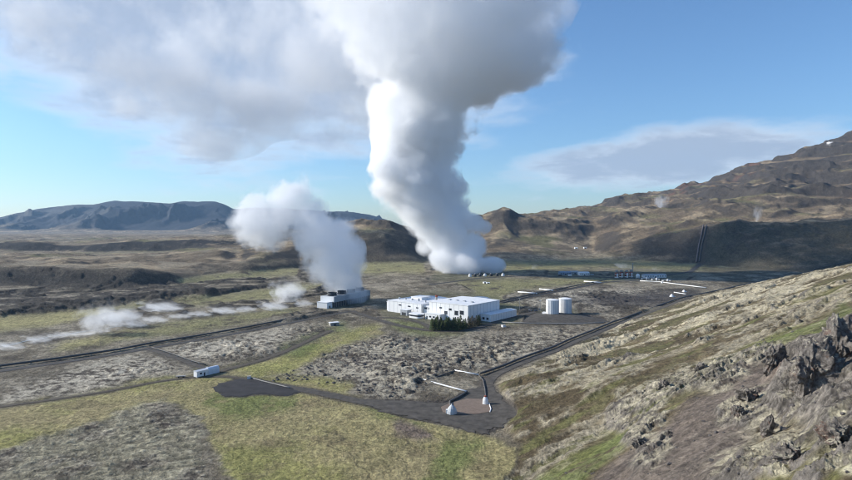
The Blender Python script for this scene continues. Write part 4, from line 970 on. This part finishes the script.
# ------------------------------------------------------------------ loose lava blocks on the plain and the slope
def rock_shape(seed, sub=2):
    bm = bmesh.new(); bmesh.ops.create_icosphere(bm, subdivisions=sub, radius=1)
    r_ = np.random.default_rng(seed); dirs = r_.normal(size=(9, 3)); dirs /= np.linalg.norm(dirs, axis=1)[:, None]; cut = r_.uniform(.55, .9, 9)
    V = []
    for v in bm.verts:
        c = np.array(v.co); m = (dirs @ c); s = min([cut[j] / m[j] for j in range(9) if m[j] > cut[j]] + [1]); c = c * s * (1 + .08 * r_.normal()); V.append(c)
    fs = [tuple(v.index for v in f.verts) for f in bm.faces]; bm.free(); return np.array(V), fs


def zat(X, Yv):
    """height of the finished ground sheet"""
    r = np.hypot(X, Yv); a = np.arctan2(X, Yv); j = np.interp(r, rad, np.arange(NR)); i = np.interp(a, ang, np.arange(NA))
    return bil(Zg, j, i)


shapes = [rock_shape(s, 1) for s in range(6)]
def scatter(name, regions_fn, n, smin, smax, m, label, cat):
    VV = []; FF = []; b = 0; k = 0
    while k < n:
        px, py = regions_fn()
        p = at(px, py)
        q = int(rng.integers(6)); Vs, Fs = shapes[q]; s = smin + (smax - smin) * rng.random() ** 3
        a = rng.random() * 6.28; ca, sa = math.cos(a), math.sin(a)
        V = Vs * np.array([s * rng.uniform(.8, 1.4), s, s * rng.uniform(.5, .95)]); V = np.stack([V[:, 0] * ca - V[:, 1] * sa, V[:, 0] * sa + V[:, 1] * ca, V[:, 2]], 1)
        V += np.array([p.x, p.y, float(zat(p.x, p.y)) + s * .1]); VV.append(V); FF += [tuple(i + b for i in f) for f in Fs]; b += len(V); k += 1
    o = mesh_obj(name, np.concatenate(VV), FF, m); tag(o, label, cat, kind='stuff')


def in_poly(P):
    T = region(P, 0); ys_, xs_ = np.nonzero(T)
    def f():
        i = rng.integers(len(xs_)); return xs_[i] + MX0 + rng.random(), ys_[i] + MY0 + rng.random()
    return f


scatter('lava_blocks', in_poly([(262, 380), (300, 368), (350, 345), (385, 338), (440, 342), (500, 338), (480, 372), (450, 370), (425, 385), (400, 398), (365, 398), (350, 385)]), 700, .3, 1.5, MT['lava'], 'dark lava blocks scattered over the mossy field before the plant', 'rocks')
scatter('slope_blocks', in_poly([(560, 478), (600, 420), (700, 350), (850, 290), (852, 478)]), 300, .1, .9, MT['lava'], 'loose dark blocks lying on the right hillside', 'rocks')


def crag(px, py, size, hgt, seed, label, lean=0.0, sink=.35):
    p = at(px, py); bm = bmesh.new(); bmesh.ops.create_icosphere(bm, subdivisions=6, radius=1)
    V = np.array([v.co[:] for v in bm.verts]); fs = [tuple(v.index for v in f.verts) for f in bm.faces]; bm.free()
    r_ = np.random.default_rng(seed); dirs = r_.normal(size=(16, 3)); dirs[:, 2] *= .5; dirs /= np.linalg.norm(dirs, axis=1)[:, None]; cut = r_.uniform(.5, .9, 16)
    mm = V @ dirs.T; s = np.min(np.where(mm > cut, cut / np.maximum(mm, 1e-3), 1), axis=1)
    V = V * s[:, None] * np.array([size, size * .8, hgt])
    q1 = ridged(V[:, 0] * 1.3 + V[:, 2] * .35, V[:, 1] + V[:, 2] * .4, size * .5, 5, seed, .6) + ridged(V[:, 0] + V[:, 1], V[:, 2] * .7, size * .6, 5, seed + 3, .6)
    nrm = V / np.linalg.norm(V, axis=1)[:, None]; V = V + nrm * ((q1 - .7) * size * .38)[:, None]
    V[:, 0] += lean * V[:, 2]
    z0 = float(zat(p.x, p.y)); V += np.array([p.x, p.y, z0 + hgt * (1 - sink) - hgt * .3])
    tag(mesh_obj('rock_outcrop', V, fs, MT['crag'], smooth=True), label, 'rock')


cm = bpy.data.materials.new('crag_rock'); cm.use_nodes = True; b = cm.node_tree.nodes['Principled BSDF']; b.inputs['Roughness'].default_value = .95; b.inputs['Specular IOR Level'].default_value = .15
k = NT(cm.node_tree); g = k.n('ShaderNodeNewGeometry'); P3 = g.outputs['Position']; nz = k.sep(g.outputs['Normal'])[2]
n1 = k.noise(P3, .8, 8, .7); n2 = k.noise(P3, 2.6, 6, .7); n3 = k.noise(P3, .35, 5, .6)
c = k.mix(k.smooth(n1, .35, .65), (.085, .074, .066, 1), (.25, .225, .20, 1)); c = k.mix(k.m('MULTIPLY', k.smooth(n3, .56, .68), .5), c, (.17, .085, .055, 1))
lich = k.m('MULTIPLY', k.smooth(nz, .35, .8), k.smooth(n1, .48, .56)); c = k.mix(lich, c, (.38, .35, .26, 1)); k.put(b.inputs['Base Color'], c)
bn = k.n('ShaderNodeBump'); bn.inputs['Distance'].default_value = .6; k.put(bn.inputs['Height'], k.m('ADD', n1, k.m('MULTIPLY', n2, .4))); k.put(b.inputs['Normal'], bn.outputs[0])
MT['crag'] = cm
crag(768, 436, 1.8, 4.2, 3, 'pointed dark rock spire standing on the slope at lower right', .05)
crag(775, 374, 4.6, 6.5, 4, 'peaked dark crag at the top of the rock band right', .15)
crag(812, 398, 6.5, 8.5, 5, 'big jagged grey crag near the right edge, left of two', .1)
crag(842, 372, 8, 9.5, 6, 'biggest jagged grey crag cut by the right edge', .0)
crag(700, 372, 3.4, 3.0, 7, 'low dark outcrop at the middle of the slope')
crag(664, 386, 3.6, 2.4, 8, 'low outcrop above the green strip on the slope')
crag(640, 446, 2.8, 2.2, 9, 'small dark outcrop in the green strip near the bottom')
crag(748, 404, 3.4, 2.6, 10, 'broad grey outcrop left of the big crag')
crag(738, 420, 2.4, 2.0, 12, 'small grey outcrop on the scree left of the spire')
crag(790, 462, 3.2, 2.6, 13, 'lichen capped boulder in the bottom right corner, left one')
crag(835, 446, 3.6, 2.8, 14, 'lichen capped boulder in the bottom right corner, right one')

# ------------------------------------------------------------------ steam
def steam_material(name, prof, lobes, dens, nsc, soft=.35, erode=.9, aniso=.25, step=1.0, detail=4, cells=0.0, thin=0.0, top=None):
    """prof: (z, cx, cy, radius, density factor) along the column, local metres"""
    m = bpy.data.materials.new(name); m.use_nodes = True; t = m.node_tree; t.nodes.clear(); k = NT(t)
    P = k.n('ShaderNodeTexCoord').outputs['Object']
    nv = k.noise(P, nsc, detail, .60, 2.1)
    nv2 = k.noise(k.v('ADD', P, (31., 17., 5.)), nsc * .33, 2, .5)
    fld = None
    if prof:
        x_, y_, z_ = k.sep(P); z0, z1 = prof[0][0], prof[-1][0]
        A = np.array(prof); lo = A[:, 1:4].min(0) - .01; hi = A[:, 1:4].max(0) + .01
        rp = k.n('ShaderNodeValToRGB'); k.put(rp.inputs[0], k.m('DIVIDE', k.m('SUBTRACT', z_, float(z0)), float(z1 - z0)))
        el = rp.color_ramp.elements
        while len(el) < len(prof): el.new(.5)
        for i, q in enumerate(prof):
            e = el[i]; e.position = (q[0] - z0) / (z1 - z0)
        for i, q in enumerate(prof):
            cc = (A[i, 1:4] - lo) / (hi - lo); el[i].color = (*cc, q[4])
        cr = k.n('ShaderNodeSeparateColor'); k.put(cr.inputs[0], rp.outputs[0])
        cx = k.m('MULTIPLY_ADD', cr.outputs[0], float(hi[0] - lo[0]), float(lo[0])); cyy = k.m('MULTIPLY_ADD', cr.outputs[1], float(hi[1] - lo[1]), float(lo[1]))
        rr_ = k.m('MULTIPLY_ADD', cr.outputs[2], float(hi[2] - lo[2]), float(lo[2]))
        ax = k.m('SUBTRACT', x_, cx); ay = k.m('SUBTRACT', y_, cyy)
        dd = k.m('SQRT', k.m('ADD', k.m('MULTIPLY', ax, ax), k.m('MULTIPLY', ay, ay)))
        fld = k.m('SUBTRACT', 1.0, k.m('DIVIDE', dd, rr_))
        fld = k.m('SUBTRACT', fld, k.m('MULTIPLY', k.m('SUBTRACT', 1.0, rp.outputs[1]), .9))
    for (c_, r_) in lobes:
        q = k.v('LENGTH', k.v('DIVIDE', k.v('SUBTRACT', P, tuple(c_)), tuple(r_)))
        l = k.m('SUBTRACT', 1.0, q); fld = l if fld is None else k.m('SMOOTH_MAX', fld, l, .12)
    e = k.m('ADD', fld, k.m('ADD', k.m('MULTIPLY', k.m('SUBTRACT', nv, .54), erode), k.m('MULTIPLY', k.m('SUBTRACT', nv2, .52), erode * .8)))
    if cells:
        for sc_, am in ((nsc * 1.6, .42), (nsc * 4.2, .20)):
            vo = k.n('ShaderNodeTexVoronoi', feature='F1'); k.put(vo.inputs['Vector'], P); vo.inputs['Scale'].default_value = sc_; vo.inputs['Detail'].default_value = 0
            e = k.m('ADD', e, k.m('MULTIPLY', k.m('SUBTRACT', .48, vo.outputs['Distance']), am * cells))
    dn = k.m('MULTIPLY', k.smooth(e, 0.0, soft), dens)
    if top: dn = k.m('MULTIPLY', dn, k.smooth(k.sep(P)[2], top[0], top[1], 1.0, top[2]))
    if thin:                                   # steam that thins as it rises
        dn = k.m('MULTIPLY', dn, k.smooth(k.sep(P)[2], thin, -thin * .6, .12, 1.0))
    v = k.n('ShaderNodeVolumePrincipled'); v.inputs['Color'].default_value = (.985, .990, 1.0, 1); v.inputs['Anisotropy'].default_value = aniso
    k.put(v.inputs['Density'], dn); v.inputs['Density Attribute'].default_value = ''
    o = k.n('ShaderNodeOutputMaterial'); t.links.new(v.outputs[0], o.inputs['Volume'])
    m.cycles.volume_step_rate = step
    return m


def hull_mesh(name, balls, vox):
    bm = bmesh.new()
    for (c_, r_) in balls:
        M_ = Matrix.Translation(c_) @ Matrix.Diagonal((r_[0], r_[1], r_[2], 1)); bmesh.ops.create_icosphere(bm, subdivisions=2, radius=1, matrix=M_)
    me_ = bpy.data.meshes.new(name); bm.to_mesh(me_); bm.free()
    o = bpy.data.objects.new(name, me_); C.objects.link(o); md = o.modifiers.new('r', 'REMESH'); md.mode = 'VOXEL'; md.voxel_size = vox
    dg = bpy.context.evaluated_depsgraph_get(); ev = o.evaluated_get(dg); m2 = bpy.data.meshes.new_from_object(ev); o.modifiers.clear(); o.data = m2; m2.name = name
    bpy.data.meshes.remove(me_)
    return o


def column_balls(prof, lobes, grow=1.05, seed=1):
    r_ = random.Random(seed); B = []; A = np.array(prof); zz = A[0, 0]
    while zz < A[-1, 0]:
        cx = np.interp(zz, A[:, 0], A[:, 1]); cyv = np.interp(zz, A[:, 0], A[:, 2]); rd = np.interp(zz, A[:, 0], A[:, 3]) * grow
        B.append(((cx, cyv, zz), (rd * .85, rd * .85, rd * .7)))
        for q in range(5):
            a = r_.random() * 6.28; s = rd * r_.uniform(.32, .5); B.append(((cx + (rd - s) * math.cos(a), cyv + (rd - s) * math.sin(a), zz + r_.uniform(-.3, .3) * rd), (s, s, s)))
        zz += rd * .42
    for c_, r3_ in lobes: B.append((tuple(c_), tuple(q * grow for q in r3_)))
    return B


def plume(name, label, base, prof, lobes, vox, **kw):
    o = hull_mesh(name, column_balls(prof, lobes), vox); o.location = base; o.data.materials.append(steam_material(name, prof, lobes, **kw)); tag(o, label, 'steam plume')
    return o


# big plume: every x below is measured in photo pixels at the plume's own distance, then turned into metres
DB = 1208.0; kb = DB / F
def bz_(py): return zray(py, DB)
def bx_(px): return (px - 458) * kb
bigp = [(py, l, r_, dn) for py, l, r_, dn in ((285, 438, 488, 1), (268, 436, 486, 1), (250, 424, 476, 1), (232, 410, 472, 1), (215, 392, 470, 1), (195, 374, 467, 1), (170, 367, 466, 1), (145, 366, 468, 1), (120, 366, 470, 1), (106, 367, 476, 1), (95, 364, 502, .98), (82, 358, 540, .95), (60, 345, 566, .92), (35, 322, 578, .88), (10, 295, 578, .82), (-25, 270, 580, .76), (-70, 250, 590, .7))]
prof = []
for py, l, r_, dn in bigp:
    rad_ = (r_ - l) / 2 * kb * 1.10; prof.append((bz_(py), bx_((l + r_) / 2), 0.0, rad_, dn))
prof.sort()
prof[0] = (prof[0][0], *prof[0][1:])
lob = [((bx_(a), dy_, bz_(b_)), (rx * kb, rx * kb * .95, ry * kb)) for a, b_, rx, ry, dy_ in ((428, 246, 15, 13, -10), (441, 258, 19, 15, -30), (463, 263, 23, 16, -30), (488, 265, 18, 12, -15), (471, 245, 21, 17, -15), (484, 228, 11, 10, 0), (470, 224, 14, 12, -20), (450, 232, 22, 17, -30), (420, 218, 20, 16, 0))]
pb = at(458, 272)
plume('steam_plume', 'huge white and grey steam plume rising from the far plain into the clouds', (pb.x, DB, 0), prof, lob, 9.0, dens=.070, nsc=.019, soft=.20, erode=1.25, step=.7, detail=8, cells=.42, aniso=.0, top=(200., 560., .14))

# cooling tower plume
DS = 725.0; ks = DS / F
def sz_(py): return zray(py, DS)
def sx_(px): return (px - 347) * ks
wp = ((300, 324, 371, 1), (285, 306, 370, 1), (270, 300, 370, 1), (252, 298, 368, 1), (238, 285, 362, .98), (222, 278, 352, .9), (205, 272, 345, .72), (190, 272, 335, .5), (175, 278, 325, .25), (165, 285, 320, .05))
prof = sorted([(sz_(py) + 8 * (py > 260), sx_((l + r_) / 2), 0.0, (r_ - l) / 2 * ks * 1.12, dn) for py, l, r_, dn in wp])
lob = [((sx_(264), 0, sz_(222)), (42 * ks, 30 * ks, 36 * ks)), ((sx_(250), 5, sz_(230)), (27 * ks, 20 * ks, 28 * ks)), ((sx_(295), 0, sz_(204)), (36 * ks, 26 * ks, 32 * ks))]
plume('steam_plume', 'white steam plume drifting left from the cooling tower', ((347 - 426) * ks, DS + 12, 0), prof, lob, 4.0, dens=.056, nsc=.034, soft=.34, erode=1.75, step=.6, detail=8, cells=.7, aniso=.0)
# the drifting upper cloud of old steam
DC = 1720.0; kc = DC / F
def ce(px, py, rx, ry, rd=190, dy=0): return (((px - 300) * kc, dy, zray(py, DC) - 500), (rx * kc, rd, ry * kc))
lob = [ce(300, 50, 190, 80, 230), ce(165, 15, 190, 66, 230, 80), ce(255, 96, 130, 46, 180, -20), ce(220, 140, 50, 22, 90, 0), ce(385, 90, 110, 80, 190, -60), ce(420, 0, 160, 80, 240, 40), ce(180, 60, 150, 62, 210, 0)]
o = hull_mesh('steam_cloud', [(c_, tuple(q * 1.06 for q in r_)) for c_, r_ in lob], 22.0); o.location = ((300 - 426) * kc, DC, 500)
o.data.materials.append(steam_material('steam_cloud', [], lob, .0065, .0070, aniso=.0, soft=.7, erode=3.5, step=1.0, detail=7)); tag(o, 'broad soft grey steam cloud drifting left from the top of the big plume', 'steam cloud')

# wisps along the hot stream and on the hills: hull shared, each one its own object
wm = steam_material('wisp_steam', [], [((0, 0, 0), (1, 1, 1))], .12, 2.5, soft=.9, erode=3.3, detail=7, thin=.6)
wmf = steam_material('far_wisp_steam', [], [((0, 0, 0), (1, 1, 1))], .035, 1.8, soft=1.2, erode=3.0, detail=5, thin=.8)
wproto = None
fproto = None
def wisp(px, py, wpx, hpx, label, group, dens=1.0, lean=0.0):
    global wproto, fproto
    p = at(px, py); kk = p.y / F; sx = wpx * kk / 2; sz = hpx * kk / 2
    if wproto is None:
        r_ = random.Random(5); B = [((0, 0, 0), (.8, .8, .8))]
        for i in range(26):
            v = Vector((r_.gauss(0, 1), r_.gauss(0, 1), r_.gauss(0, 1))).normalized(); s = r_.uniform(.25, .42); B.append((tuple(v * (1.02 - s)), (s, s, s)))
        wproto = hull_mesh('steam_wisp', B, .09); wproto.data.materials.append(wm); o = wproto
    else: o = wproto.copy(); C.objects.link(o)
    if 'distant' in group:
        if fproto is None: fproto = o.data.copy(); fproto.materials.clear(); fproto.materials.append(wmf)
        o.data = fproto
    o.location = (p.x + lean * sz, p.y, p.z + sz * .55); o.scale = (sx, max(sx * .6, sz * .6), sz); o.rotation_euler = (0, lean, random.uniform(-.4, .4)); tag(o, label, 'steam', group)


WS = [(8, 347, 34, 9), (36, 342, 26, 13), (55, 338, 20, 11), (74, 335, 30, 8), (97, 333, 36, 34), (120, 325, 34, 22), (134, 326, 26, 11), (152, 322, 26, 12), (160, 311, 40, 16), (178, 318, 22, 9), (197, 316, 24, 10), (222, 313, 28, 12), (244, 311, 20, 10), (272, 309, 30, 14), (285, 302, 34, 26), (302, 306, 18, 12)]
WN = ('at the far left end of the stream', 'small, second from the left on the stream', 'small, third from the left on the stream', 'fourth from the left on the stream', 'tallest on the left plain, billowing over the meadow', 'leaning right of the tallest one', 'low, just right of the tall pair', 'low, left of the stream bend', 'wide and thin, farther back over the lava', 'low, right of the stream bend', 'low, near the middle of the stream', 'wide and low before the lava patch', 'small, left of the last big wisps', 'low at the stream source', 'billowing left of the cooling tower', 'small, nearest to the cooling tower')
for (a, b_, c_, d_), nm in zip(WS, WN): wisp(a, b_ + 1, c_ * 1.5, d_ * (1.15 if d_ < 20 else 1.6), 'steam wisp ' + nm, 'steam wisps along the hot stream', lean=.12)
wisp(534.5, 270, 9, 13, 'small steam puff on the far plain right of the big plume', 'distant steam puffs')
wisp(623, 268, 26, 10, 'thin blue-white steam above the red silencers', 'distant steam puffs', lean=.2)
wisp(662, 206, 20, 24, 'steam vent on the skyline of the right hills', 'distant steam puffs')
wisp(758.5, 218, 9, 26, 'thin steam vent on the bench of the right mountain', 'distant steam puffs')
wisp(655, 270, 10, 7, 'faint steam over the separator building', 'distant steam puffs')

# ------------------------------------------------------------------ air
hz = MB().box(-14500, 14500, -900, 14200, -46, 1700).build('haze', None)
hm = bpy.data.materials.new('air'); hm.use_nodes = True; t = hm.node_tree; t.nodes.clear()
v = t.nodes.new('ShaderNodeVolumePrincipled'); v.inputs['Color'].default_value = (.42, .68, 1.0, 1); v.inputs['Density'].default_value = 2.6e-5; v.inputs['Anisotropy'].default_value = .2
o = t.nodes.new('ShaderNodeOutputMaterial'); t.links.new(v.outputs[0], o.inputs['Volume'])
hz.data.materials.clear(); hz.data.materials.append(hm); tag(hz, kind='stuff')
